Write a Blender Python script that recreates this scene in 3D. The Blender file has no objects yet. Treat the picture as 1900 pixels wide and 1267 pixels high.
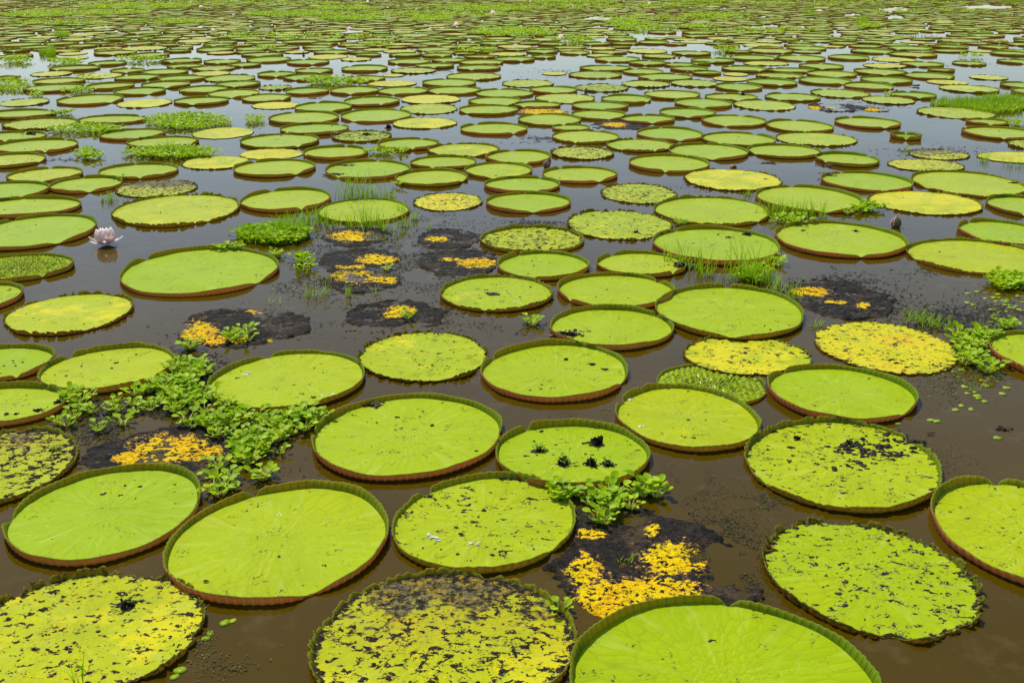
import bpy, math, random, re
import numpy as np
# ---------------------------------------------------------------- camera, sky, sun, exposure
S = bpy.context.scene
H = 3.5                                   # eye height above the water
F = 2000.0; PITCH = math.atan((633.5 + 95) / F)
cam = bpy.data.objects.new('camera', bpy.data.cameras.new('camera'))
S.collection.objects.link(cam); S.camera = cam
cam.location = (0, 0, H); cam.rotation_euler = (math.pi/2 - PITCH, 0, 0)
cam.data.sensor_width = 36; cam.data.lens = F/1900*36; cam.data.clip_end = 6000; cam.data.clip_start = .1
SUN_EL = math.radians(56); SUN_AZ = math.radians(-32)      # azimuth from +Y, clockwise: sun stands behind the pond, to the left
w = bpy.data.worlds.new('World'); S.world = w; w.use_nodes = True
nt = w.node_tree; bg = nt.nodes['Background']; sky = nt.nodes.new('ShaderNodeTexSky')
sky.sky_type = 'NISHITA'; sky.sun_disc = False; sky.sun_elevation = SUN_EL; sky.sun_rotation = SUN_AZ
sky.dust_density = 0.6; sky.air_density = 1.1; sky.ozone_density = 1.5
nt.links.new(sky.outputs[0], bg.inputs[0]); bg.inputs[1].default_value = 0.14
sl = bpy.data.lights.new('sun', 'SUN'); sl.energy = 4.3; sl.angle = math.radians(.6); sl.color = (1, .95, .86)
so = bpy.data.objects.new('sun', sl); S.collection.objects.link(so)
so.rotation_euler = (math.pi/2 - SUN_EL, 0, math.pi - SUN_AZ)
S.view_settings.view_transform = 'Standard'; S.view_settings.look = 'None'
S.view_settings.exposure = 0.12; S.view_settings.gamma = 1
C = S.collection
rng = np.random.default_rng(7)
TAU = 2*math.pi

# ---------------------------------------------------------------- projection helpers
cp, sp_ = math.cos(PITCH), math.sin(PITCH)
def at(u, v, z=0.0):                      # the place on the water plane seen at a pixel of the photograph
    a = (u-950)/F; b = (633.5-v)/F
    t = (z-H)/(-sp_ + b*cp)
    return a*t, (cp + b*sp_)*t
def proj(x, y, z):
    dz = z-H; fw = y*cp - dz*sp_; up = y*sp_ + dz*cp
    return 950 + F*x/fw, 633.5 - F*up/fw
_t = np.linspace(0, TAU, 120, endpoint=False); _c, _s = np.cos(_t), np.sin(_t)
def _bb(q, hr):
    X, Y, R, K = q
    u0, v0 = proj(X+R*_c, Y+R*K*_s, 0)
    u1, v1 = proj(X+(R+.015)*_c, Y+(R*K+.015)*_s, hr)
    return np.array([min(u0.min(), u1.min()), max(u0.max(), u1.max()), min(v0.min(), v1.min()), max(v0.max(), v1.max())])
def solve(x0, x1, y0, y1, hr):            # centre, radius and depth ratio of the pad that fills a measured box
    X, Y = at((x0+x1)/2, (y0+y1)/2)
    R = (x1-x0)/2/F*math.hypot(Y, H); q = np.array([X, Y, R, 1.0]); tgt = np.array([x0, x1, y0, y1], float)
    for it in range(7):
        r = _bb(q, hr) - tgt; J = np.zeros((4, 4))
        for k in range(4):
            d = q.copy(); d[k] += 1e-3; J[:, k] = (_bb(d, hr) - tgt - r)/1e-3
        q = q - np.linalg.solve(J, r)
        q[3] = min(1.22, max(.78, q[3])); q[2] = abs(q[2])
    return q

# ---------------------------------------------------------------- value noise (numpy)
_P = rng.random((256, 256))
def vnoise(x, y):
    xi = np.floor(x).astype(int); yi = np.floor(y).astype(int); fx = x-xi; fy = y-yi
    fx = fx*fx*(3-2*fx); fy = fy*fy*(3-2*fy)
    a = _P[xi % 256, yi % 256]; b = _P[(xi+1) % 256, yi % 256]; c = _P[xi % 256, (yi+1) % 256]; d = _P[(xi+1) % 256, (yi+1) % 256]
    return (a*(1-fx)+b*fx)*(1-fy) + (c*(1-fx)+d*fx)*fy
def fbm(x, y, o=3):
    s = 0; amp = .5; tot = 0
    for k in range(o):
        s = s + amp*vnoise(x*2**k+17.3*k, y*2**k+9.1*k); tot += amp; amp *= .55
    return s/tot

# ---------------------------------------------------------------- mesh bag
class Bag:
    def __init__(s): s.V = []; s.F = []; s.M = []; s.A = {}; s.n = 0
    def add(s, V, Fc, mat=0, **attrs):
        V = np.asarray(V, float).reshape(-1, 3)
        k = s.n; s.V.append(V); s.n += len(V)
        if isinstance(Fc, np.ndarray): s.F += (Fc + k).tolist()
        else: s.F += [[i+k for i in f] for f in Fc]
        m = mat if hasattr(mat, '__len__') else [mat]*len(Fc)
        s.M += list(m)
        for nme, val in attrs.items(): s.A.setdefault(nme, []).append((k, len(V), val))
    def build(s, name, mats, parent=None, smooth=True):
        me = bpy.data.meshes.new(name); V = np.concatenate(s.V)
        me.from_pydata(V.tolist(), [], s.F)
        for m in mats: me.materials.append(m)
        if len(mats) > 1: me.polygons.foreach_set('material_index', s.M)
        if smooth: me.polygons.foreach_set('use_smooth', [True]*len(s.F))
        for nme, lst in s.A.items():
            vec = nme in ('loc', 'po', 'pr')
            at_ = me.attributes.new(nme, 'FLOAT_VECTOR' if vec else 'FLOAT', 'POINT')
            arr = np.zeros((len(V), 3)) if vec else np.zeros(len(V))
            for k, n, val in lst: arr[k:k+n] = val
            at_.data.foreach_set('vector' if vec else 'value', arr.ravel())
        me.update()
        o = bpy.data.objects.new(name, me); C.objects.link(o)
        if parent is not None: o.parent = parent
        return o
def tag(o, label=None, cat=None, group=None, kind=None):
    if label: o['label'] = label
    if cat: o['category'] = cat
    if group: o['group'] = group
    if kind: o['kind'] = kind
    return o
def empty(name, loc, rz=0, sc=1):
    o = bpy.data.objects.new(name, None); C.objects.link(o); o.empty_display_size = .1
    o.location = loc; o.rotation_euler = (0, 0, rz); o.scale = (sc,)*3; return o
def copy_tree(o, loc, rz, sc):
    c = o.copy(); C.objects.link(c); c.location = loc; c.rotation_euler = (0, 0, rz); c.scale = (sc,)*3
    for ch in list(o.children):
        d = ch.copy(); C.objects.link(d); d.parent = c
    return c
def grid_faces(n, rows, closed=True, off=0):
    i = np.arange(n if closed else n-1); j = (i+1) % n
    out = []
    for r in range(rows-1):
        a = off + r*n
        out.append(np.stack([a+i, a+j, a+n+j, a+n+i], 1))
    return np.concatenate(out)

# ---------------------------------------------------------------- materials
class NM:
    def __init__(s, name):
        s.m = bpy.data.materials.new(name); s.m.use_nodes = True; s.t = s.m.node_tree; s.b = s.t.nodes['Principled BSDF']
    def n(s, typ, **kw):
        nd = s.t.nodes.new(typ)
        for k, v in kw.items(): setattr(nd, k, v)
        return nd
    def put(s, sock, v):
        if hasattr(v, 'is_output') or isinstance(v, bpy.types.NodeSocket): s.t.links.new(v, sock)
        elif isinstance(v, (tuple, list)) and len(v) == 3 and sock.type == 'RGBA': sock.default_value = (*v, 1)
        else: sock.default_value = v
    def attr(s, name, vec=False):
        a = s.n('ShaderNodeAttribute', attribute_name=name); return a.outputs['Vector'] if vec else a.outputs['Fac']
    def math(s, op, a, b=0.0, c=0.0, clamp=False):
        m = s.n('ShaderNodeMath', operation=op, use_clamp=clamp); s.put(m.inputs[0], a); s.put(m.inputs[1], b); s.put(m.inputs[2], c); return m.outputs[0]
    def noise(s, vec, scale, detail=2, rough=.5, dist=0):
        m = s.n('ShaderNodeTexNoise'); s.put(m.inputs['Vector'], vec); m.inputs['Scale'].default_value = scale
        m.inputs['Detail'].default_value = detail; m.inputs['Roughness'].default_value = rough; m.inputs['Distortion'].default_value = dist; return m.outputs['Fac']
    def voro(s, vec, scale, feature='DISTANCE_TO_EDGE', out='Distance'):
        m = s.n('ShaderNodeTexVoronoi', feature=feature); s.put(m.inputs['Vector'], vec); m.inputs['Scale'].default_value = scale; return m.outputs[out]
    def ramp(s, v, lo, hi, a=0.0, b=1.0):
        m = s.n('ShaderNodeMapRange'); s.put(m.inputs[0], v); s.put(m.inputs[1], lo); s.put(m.inputs[2], hi); s.put(m.inputs[3], a); s.put(m.inputs[4], b); return m.outputs[0]
    def mix(s, f, a, b):
        m = s.n('ShaderNodeMix', data_type='RGBA'); s.put(m.inputs[0], f); s.put(m.inputs[6], a); s.put(m.inputs[7], b); return m.outputs[2]
    def scalev(s, vec, sc):
        m = s.n('ShaderNodeVectorMath', operation='MULTIPLY'); s.put(m.inputs[0], vec); m.inputs[1].default_value = sc; return m.outputs[0]
    def bump(s, h, strength=.5, dist=.01, normal=None):
        m = s.n('ShaderNodeBump'); s.put(m.inputs['Height'], h); s.put(m.inputs['Strength'], strength); s.put(m.inputs['Distance'], dist)
        if normal is not None: s.put(m.inputs['Normal'], normal)
        return m.outputs[0]
    def glowthrough(s, c, f, gain=1.0):       # thin leaf tissue: part of the light passes through
        t = s.n('ShaderNodeBsdfTranslucent'); s.put(t.inputs[0], c)
        mx = s.n('ShaderNodeMixShader'); mx.inputs[0].default_value = f
        out = s.t.nodes['Material Output']; s.t.links.new(s.b.outputs[0], mx.inputs[1]); s.t.links.new(t.outputs[0], mx.inputs[2]); s.t.links.new(mx.outputs[0], out.inputs[0])
    def set(s, **kw):
        for k, v in kw.items(): s.put(s.b.inputs[k.replace('_', ' ')], v)

def mat_blade():
    N = NM('lily pad surface'); loc = N.attr('loc', True); yl = N.attr('yl'); spt = N.attr('sp'); ql = N.attr('ql'); er = N.attr('er'); dc = N.attr('dc')
    n1 = N.noise(loc, 2.2, 3, .6); n2 = N.noise(loc, 9, 3, .6); n3 = N.noise(loc, 60, 2, .6)
    g = N.mix(N.ramp(yl, 0, .6), (.275, .385, .0004), (.40, .415, .0006))
    g = N.mix(N.ramp(n1, .3, .7, 0, .45), g, (.22, .355, .0004))
    g = N.mix(N.ramp(N.attr('tn'), .4, 1, 0, .30), g, (.19, .34, .001))
    g = N.mix(N.ramp(N.attr('tn'), .55, .0, 0, .22), g, (.46, .43, .0006))
    # yellow and orange patches on ageing leaves
    yy = N.math('ADD', yl, N.math('MULTIPLY', N.math('SUBTRACT', n1, .5), 1.5))
    yy = N.math('ADD', yy, N.math('MULTIPLY', N.math('SUBTRACT', n2, .5), .7))
    yy = N.math('ADD', yy, N.math('MULTIPLY', N.math('SUBTRACT', n3, .5), .7))
    g = N.mix(N.ramp(yy, .66, .88), g, (.58, .50, .001))
    g = N.mix(N.ramp(yy, 1.12, 1.4), g, (.64, .36, .001))
    # radial wrinkles and the net of veins
    po = N.attr('po', True)
    vn = N.voro(po, 1.0)
    vl = N.ramp(vn, 0, .07, 1, 0)
    g = N.mix(N.math('MULTIPLY', vl, N.ramp(yl, 0, .8, .42, .25)), g, N.mix(N.ramp(n1, .45, .62), (.15, .22, .001), (.42, .50, .06)))
    g = N.mix(N.ramp(n3, .35, .75, 0, .2), g, (.20, .27, .001))
    g = N.mix(N.ramp(N.noise(loc, 1.3, 5, .75, .8), .48, .72, 0, .30), g, (.15, .20, .004))
    wr = N.noise(N.attr('pr', True), 1.0, 2, .5)
    g = N.mix(N.ramp(wr, .55, .75, 0, .28), g, (.46, .52, .10))  # highlight along the folds, put into the colour as a paler tint
    # holes, rot flecks and dirt
    cl = N.noise(loc, 4.5, 2, .5)
    st = N.scalev(loc, (1, 1.25, 1))
    f1 = N.noise(st, 17, 4, .68, .35); f2 = N.noise(st, 62, 2, .6, .5); c2 = N.noise(loc, 8, 2, .5)
    th = N.math('SUBTRACT', .785, N.math('MULTIPLY', spt, .255))
    th = N.math('SUBTRACT', th, N.math('MULTIPLY', N.math('SUBTRACT', cl, .5), .20))
    th = N.math('SUBTRACT', th, N.math('MULTIPLY', N.math('MULTIPLY', N.ramp(er, .92, 1.0), spt), .17))
    m1 = N.ramp(N.math('SUBTRACT', f1, th), 0, .012)
    th2 = N.math('SUBTRACT', N.math('SUBTRACT',   .845, N.math('MULTIPLY', spt, .09)), N.math('MULTIPLY', N.ramp(c2, .5, .68), .24))
    m2 = N.ramp(N.math('SUBTRACT', f2, th2), 0, .025)
    m = N.math('MAXIMUM', m1, N.math('MULTIPLY', m2, .92))
    halo = N.math('MULTIPLY', N.ramp(N.math('SUBTRACT', f1, N.math('SUBTRACT', th, .05)), 0, .05, 0, .55), spt)
    g = N.mix(halo, g, (.34, .30, .02))
    # large rotten areas of the worst leaves
    r1 = N.math('ADD', N.noise(loc, 1.6, 5, .72, .6), N.math('MULTIPLY', N.math('SUBTRACT', f1, .5), .45))
    rot = N.ramp(N.math('SUBTRACT', r1, N.math('SUBTRACT', .83, N.math('MULTIPLY', dc, .46))), 0, .05)
    dark = N.mix(N.ramp(f2, .4, .6), (.010, .009, .008), (.045, .035, .022))
    mud = N.mix(N.ramp(N.noise(loc, 24, 3, .7), .42, .58), (.016, .012, .007), N.mix(N.ramp(n2, .4, .6), (.13, .105, .05), (.30, .20, .01)))
    g = N.mix(N.math('MULTIPLY', N.ramp(dc, .3, .9), N.ramp(n1, .35, .6, .25, .7)), g, (.30, .22, .008))
    g = N.mix(N.math('MULTIPLY', rot, .93), g, mud)
    g = N.mix(m, g, dark)
    hgt = N.math('ADD', N.math('MULTIPLY', N.ramp(vn, 0, .35), N.math('ADD', .28, N.math('MULTIPLY', ql, 3.0))), N.math('ADD', N.math('MULTIPLY', n3, .22), N.math('MULTIPLY', wr, .7)))
    hgt = N.math('SUBTRACT', hgt, N.math('MULTIPLY', m, .6))
    N.set(Base_Color=g, Roughness=N.ramp(n2, .3, .7, .48, .64), Normal=N.bump(hgt, .75, .010), Specular_IOR_Level=N.ramp(m, 0, 1, .055, 0))
    N.set(Sheen_Weight=N.ramp(m, 0, 1, .85, .1), Sheen_Roughness=.22, Sheen_Tint=(.98, .95, .60, 1))
    return N.m
def mat_rim_out():
    N = NM('rim outside'); loc = N.attr('loc', True); rc = N.attr('rc'); rb = N.attr('rb'); hv = N.attr('hv'); yl = N.attr('yl'); jg = N.attr('jg')
    n1 = N.noise(loc, 5, 3); n2 = N.noise(loc, 45, 3, .65)
    red = N.mix(N.ramp(n1, .35, .65), (.70, .085, .10), (.52, .10, .06))
    br = N.mix(N.ramp(n1, .35, .65), (.42, .18, .022), (.26, .085, .022))
    c = N.mix(rc, br, red)
    gr = N.mix(rc, (.30, .24, .02), (.36, .20, .06))
    c = N.mix(N.math('MULTIPLY', N.math('MULTIPLY', N.ramp(rb, .75, .2), N.ramp(n1, .35, .75, .0, .8)), N.ramp(rc, 0, 1, .9, .42)), c, gr)
    c = N.mix(N.math('MULTIPLY', N.ramp(rb, .62, .95), .75), c, N.mix(rc, (.26, .06, .03), (.85, .15, .18)))
    c = N.mix(N.ramp(hv, .78, 1.0, 0, .6), c, N.mix(jg, (.15, .16, .012), (.10, .06, .015)))
    c = N.mix(N.math('MULTIPLY', N.ramp(N.math('ADD', n2, N.math('MULTIPLY', hv, .22)), N.ramp(jg, 0, 1, .68, .52), N.ramp(jg, 0, 1, .74, .62)), N.ramp(jg, 0, 1, .2, .95)), c, (.012, .009, .007))
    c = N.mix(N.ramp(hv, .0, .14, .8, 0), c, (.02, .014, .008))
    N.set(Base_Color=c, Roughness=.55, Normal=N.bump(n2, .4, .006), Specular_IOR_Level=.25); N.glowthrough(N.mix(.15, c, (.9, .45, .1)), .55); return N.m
def mat_rim_in():
    N = NM('rim inside'); loc = N.attr('loc', True); rb = N.attr('rb'); hv = N.attr('hv'); yl = N.attr('yl'); jg = N.attr('jg'); spt = N.attr('sp')
    n1 = N.noise(loc, 6, 3); n2 = N.noise(loc, 45, 3, .65)
    c = N.mix(N.ramp(yl, .05, .9), (.25, .50, .003), (.54, .54, .004))
    c = N.mix(N.ramp(n1, .35, .7, 0, .5), c, (.13, .30, .004))
    c = N.mix(N.math('MULTIPLY', N.ramp(rb, .7, .96), .75), c, (.12, .15, .010))
    c = N.mix(N.ramp(hv, .86, 1, 0, .55), c, (.34, .30, .03))
    c = N.mix(N.math('MULTIPLY', jg, N.ramp(n1, .3, .6, .3, .9)), c, (.26, .17, .015))
    m = N.math('MULTIPLY', N.ramp(n2, N.math('SUBTRACT', .74, N.math('MULTIPLY', jg, .26)), N.math('SUBTRACT', .76, N.math('MULTIPLY', jg, .22))), N.ramp(N.math('ADD', jg, spt), 0, .8, 0, 1))
    c = N.mix(N.ramp(hv, .35, 0, 0, .35), c, (.05, .16, .01))  # shading at the foot of the inner wall, painted as darker green
    c = N.mix(m, c, (.025, .015, .008))
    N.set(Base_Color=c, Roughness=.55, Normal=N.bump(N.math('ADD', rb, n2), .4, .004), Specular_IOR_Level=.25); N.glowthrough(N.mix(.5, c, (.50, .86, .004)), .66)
    return N.m
def mat_water():
    N = NM('murky pond water'); tc = N.n('ShaderNodeTexCoord').outputs['Object']
    a = N.noise(tc, .35, 3, .6); b = N.noise(N.scalev(tc, (1, 1.6, 1)), 7, 3, .55); c = N.noise(tc, 160, 1, .5); d = N.noise(tc, 2.6, 5, .7)
    col = N.mix(N.ramp(a, .35, .65), (.054, .033, .0003), (.070, .043, .0010))
    col = N.mix(N.math('MULTIPLY', N.ramp(d, .56, .74), .5), col, (.105, .078, .025))
    dust = N.math('MULTIPLY', N.ramp(c, .76, .80), N.ramp(d, .45, .7))
    col = N.mix(N.math('MULTIPLY', dust, .5), col, (.22, .19, .11))
    bp = N.bump(N.math('ADD', b, N.math('MULTIPLY', N.noise(tc, 1.2, 2), 2.0)), .22, .006)
    N.set(Base_Color=col, Roughness=N.ramp(d, .5, .8, .02, .10), IOR=1.333, Specular_IOR_Level=.20, Normal=bp); return N.m
def mat_leaf(name, a, b, rough=.33, tr=.25):
    N = NM(name); loc = N.attr('loc', True)
    rnd = N.n('ShaderNodeObjectInfo').outputs['Random']; tn = N.attr('tn')
    n1 = N.noise(loc, 5, 2)
    c = N.mix(N.ramp(N.math('ADD', tn, N.math('MULTIPLY', rnd, .3)), 0, 1.2), a, b)
    c = N.mix(N.ramp(n1, .4, .7, 0, .3), c, tuple(x*.6 for x in a))
    t = N.n('ShaderNodeBsdfTranslucent'); N.put(t.inputs[0], c)
    N.set(Base_Color=c, Roughness=rough, Specular_IOR_Level=.12)
    mx = N.n('ShaderNodeMixShader'); mx.inputs[0].default_value = tr
    out = N.t.nodes['Material Output']; N.t.links.new(N.b.outputs[0], mx.inputs[1]); N.t.links.new(t.outputs[0], mx.inputs[2]); N.t.links.new(mx.outputs[0], out.inputs[0])
    return N.m
def mat_plain(name, a, b, rough=.6, sc=30, bmp=.5):
    N = NM(name); tc = N.n('ShaderNodeTexCoord').outputs['Object']; n = N.noise(tc, sc, 4, .65)
    N.set(Base_Color=N.mix(N.ramp(n, .35, .65), a, b), Roughness=rough, Normal=N.bump(n, bmp, .01), Specular_IOR_Level=.2); return N.m
def mat_rot():
    N = NM('rotting submerged leaf'); loc = N.attr('loc', True); yw = N.attr('yw'); 
    n1 = N.noise(loc, 3, 4, .65); n2 = N.noise(loc, 14, 4, .65, .6); n3 = N.noise(N.scalev(loc, (1, 1.6, 1)), 40, 3, .65, .5)
    c = N.mix(N.ramp(n2, .35, .65), (.005, .004, .003), (.036, .027, .018))
    c = N.mix(N.ramp(n1, .52, .68, 0, .7), c, (.11, .07, .03))
    c = N.mix(N.math('MULTIPLY', N.ramp(n3, .60, .68), .55), c, (.11, .10, .055))
    y = N.math('ADD', yw, N.math('MULTIPLY', N.math('SUBTRACT', n2, .5), 2.0))
    y = N.math('ADD', y, N.math('MULTIPLY', N.math('SUBTRACT', n3, .5), 1.2))
    c = N.mix(N.ramp(y, .40, .55), c, (.22, .11, .05))
    c = N.mix(N.ramp(y, .55, .60), c, N.mix(N.ramp(n1, .4, .6), (.74, .42, .001), (.76, .54, .001)))
    c = N.mix(N.ramp(N.noise(N.scalev(loc, (1, 1.3, 1)), 21, 4, .7, .4), .535, .56), c, (.014, .011, .008))
    N.set(Base_Color=c, Roughness=N.ramp(y, .5, .6, .5, .65), Normal=N.bump(N.math('ADD', n2, n3), 1.0, .02), Specular_IOR_Level=.06); return N.m
def mat_scum():
    N = NM('floating scum'); tn = N.attr('tn')
    r = N.n('ShaderNodeValToRGB'); N.put(r.inputs[0], tn); e = r.color_ramp.elements
    e[0].position = 0; e[0].color = (.012, .012, .013, 1); e[1].position = 1; e[1].color = (.42, .40, .02, 1)
    for p, c in ((.45, (.03, .026, .018)), (.7, (.06, .058, .015)), (.88, (.13, .12, .03))):
        x = e.new(p); x.color = (*c, 1)
    N.set(Base_Color=r.outputs[0], Roughness=.8, Specular_IOR_Level=.1); return N.m
def mat_petal():
    N = NM('flower petal'); tn = N.attr('tn'); loc = N.attr('loc', True)
    n = N.noise(loc, 40, 2)
    c = N.mix(tn, (.98, .88, .80), (.90, .52, .58)); c = N.mix(N.ramp(n, .4, .7, 0, .25), c, (.85, .66, .76))
    N.set(Base_Color=c, Roughness=.5, Specular_IOR_Level=.2); N.glowthrough(c, .55); return N.m
M_BL, M_RO, M_RI = mat_blade(), mat_rim_out(), mat_rim_in()
M_WA = mat_water(); M_ROT = mat_rot(); M_SC = mat_scum(); M_PE = mat_petal()
M_HY = mat_leaf('hyacinth leaf', (.20, .40, .002), (.50, .66, .008), .42, .38)
M_ST = mat_leaf('hyacinth stalk', (.42, .48, .05), (.60, .58, .12), .4, .1)
M_GR = mat_leaf('grass blade', (.22, .42, .006), (.42, .60, .012), .5, .4)
M_FL = mat_leaf('floating leaflet', (.18, .30, .012), (.32, .36, .015), .35, .0)
M_DK = mat_plain('dark dead plant matter', (.008, .007, .006), (.045, .034, .02), .7, 60)
M_BUD = mat_plain('bud skin', (.10, .12, .03), (.20, .12, .06), .5, 20, .2)
M_WD = mat_plain('wet brown leaf litter', (.03, .02, .01), (.12, .08, .03), .5, 18)
M_WH = mat_plain('white droppings', (.6, .6, .56), (.8, .8, .78), .7, 50, .2)

# ---------------------------------------------------------------- water
b = Bag()
xs = [-3000, -400, -120, 120, 400, 3000]; ys = [-300, -20, 30, 120, 500, 5000]
V = [(x, y, 0) for y in ys for x in xs]
Fc = [[r*6+c, r*6+c+1, r*6+7+c, r*6+6+c] for r in range(5) for c in range(5)]
b.add(V, Fc); tag(b.build('pond_water', [M_WA]), 'still brown pond water reflecting the pale sky', kind='structure')

# ---------------------------------------------------------------- one lily pad
def angd(t, a): return np.abs((t-a+math.pi) % TAU - math.pi)
def pad_geo(R, K, seed, n, h, jag, notches, ql=0, cup=0, rings=None, ribs=None, kx=0.0):
    rg = np.random.default_rng(seed); t = np.arange(n)/n*TAU
    r = R*(1 + .012*np.sin(2*t+rg.random()*6) + .010*np.sin(3*t+rg.random()*6) + .006*np.sin(5*t+rg.random()*6) + .004*np.sin(9*t+rg.random()*6))
    hh = np.full(n, h) * (1 + .16*np.sin(2*t+rg.random()*6) + .08*np.sin(5*t+rg.random()*6) + .05*np.sin(11*t+rg.random()*6))
    for a, depth, wd in notches:
        d = angd(t, a)
        r = r - R*depth*np.exp(-(d/(wd*.55))**2)
        hh = hh*(1 - .97*np.exp(-(d/wd)**1.6))
    if jag > 0:
        sd = rg.random()*50
        j1 = fbm(np.cos(t)*4+sd, np.sin(t)*4+sd, 2); j2 = fbm(np.cos(t)*26+sd, np.sin(t)*26, 2)
        hh = hh*np.clip(1 - jag*3.2*np.clip(j1-.46, 0, 1) - jag*3.6*np.clip(j2-.44, 0, 1), .05, 1.1)
        r = r*(1 - jag*.16*np.clip(j2-.5, 0, 1) - jag*.22*np.clip(j1-.58, 0, 1))
    if ribs: rb = np.abs(((t*ribs/TAU) % 1)*2-1)
    else: rb = np.full(n, .5)
    cx, sy = np.cos(t), np.sin(t)*K
    z0 = .012
    fl = .24
    def ring(rad, z): return np.stack([rad*cx, rad*sy, z*np.ones(n)], 1)
    e = .006*rb*min(1, h/.05)
    wav = .5*(fbm(np.cos(t)*9+seed % 97, np.sin(t)*9, 2)-.5)*hh*.5
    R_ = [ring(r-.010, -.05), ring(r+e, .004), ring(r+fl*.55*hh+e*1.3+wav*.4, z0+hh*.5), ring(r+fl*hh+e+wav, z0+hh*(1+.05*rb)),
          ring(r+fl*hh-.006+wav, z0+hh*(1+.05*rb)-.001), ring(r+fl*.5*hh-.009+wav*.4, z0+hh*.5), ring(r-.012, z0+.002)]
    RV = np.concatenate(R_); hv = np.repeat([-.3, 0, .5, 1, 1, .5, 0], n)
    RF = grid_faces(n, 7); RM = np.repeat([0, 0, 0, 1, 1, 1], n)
    rings = rings or [.992, .96, .86, .68, .46, .22]
    sd2 = seed % 53
    bv = []; er = []
    for k, q in enumerate(rings):
        P = ring((r-.004)*q if k else r-.006, 0.0)
        x, y = P[:, 0], P[:, 1]
        z = z0 + .010*(fbm(x*2.2+sd2, y*2.2, 2)-.5)*(1-q**6) + (.004 if k == 0 else 0) + cup*np.clip(q-.8, 0, 1)*.06
        if ql: z = z + ql*.030*np.abs(np.sin(x*62+3*fbm(x*5, y*5)))*np.abs(np.sin(y*62+3*fbm(x*5+9, y*5)))*min(1, (1-q)*9)
        P[:, 2] = z; bv.append(P); er.append(np.full(n, q))
    bv.append(np.array([[0, 0, z0]])); er.append([0.])
    BV = np.concatenate(bv); m = len(rings)
    i = np.arange(n); j = (i+1) % n
    tri = np.stack([(m-1)*n+i, (m-1)*n+j, np.full(n, m*n)], 1)
    BF = grid_faces(n, m).tolist() + tri.tolist()
    RV[:, 1] += kx*RV[:, 0]; BV[:, 1] += kx*BV[:, 0]
    return dict(BV=BV, BF=BF, er=np.concatenate(er), RV=RV, RF=RF, RM=RM, rb=np.tile(rb, 7), hv=hv)
def radial(V, R, seed):                    # long folds that run out from the centre
    r = np.hypot(V[:, 0], V[:, 1]); d = np.maximum(r, .02)
    return np.stack([V[:, 0]/d*7+seed % 17, V[:, 1]/d*7, r*2.2], 1)
def polar_loc(V, R, seed):                 # vein cells follow the radius
    r = np.hypot(V[:, 0], V[:, 1])/R; t = np.arctan2(V[:, 1], V[:, 0])
    sc = 15.0
    q = .35+.65*r
    return np.stack([V[:, 0]/q*sc*.8, V[:, 1]/q*sc*.8, np.full(len(V), seed % 31)], 1)

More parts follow.
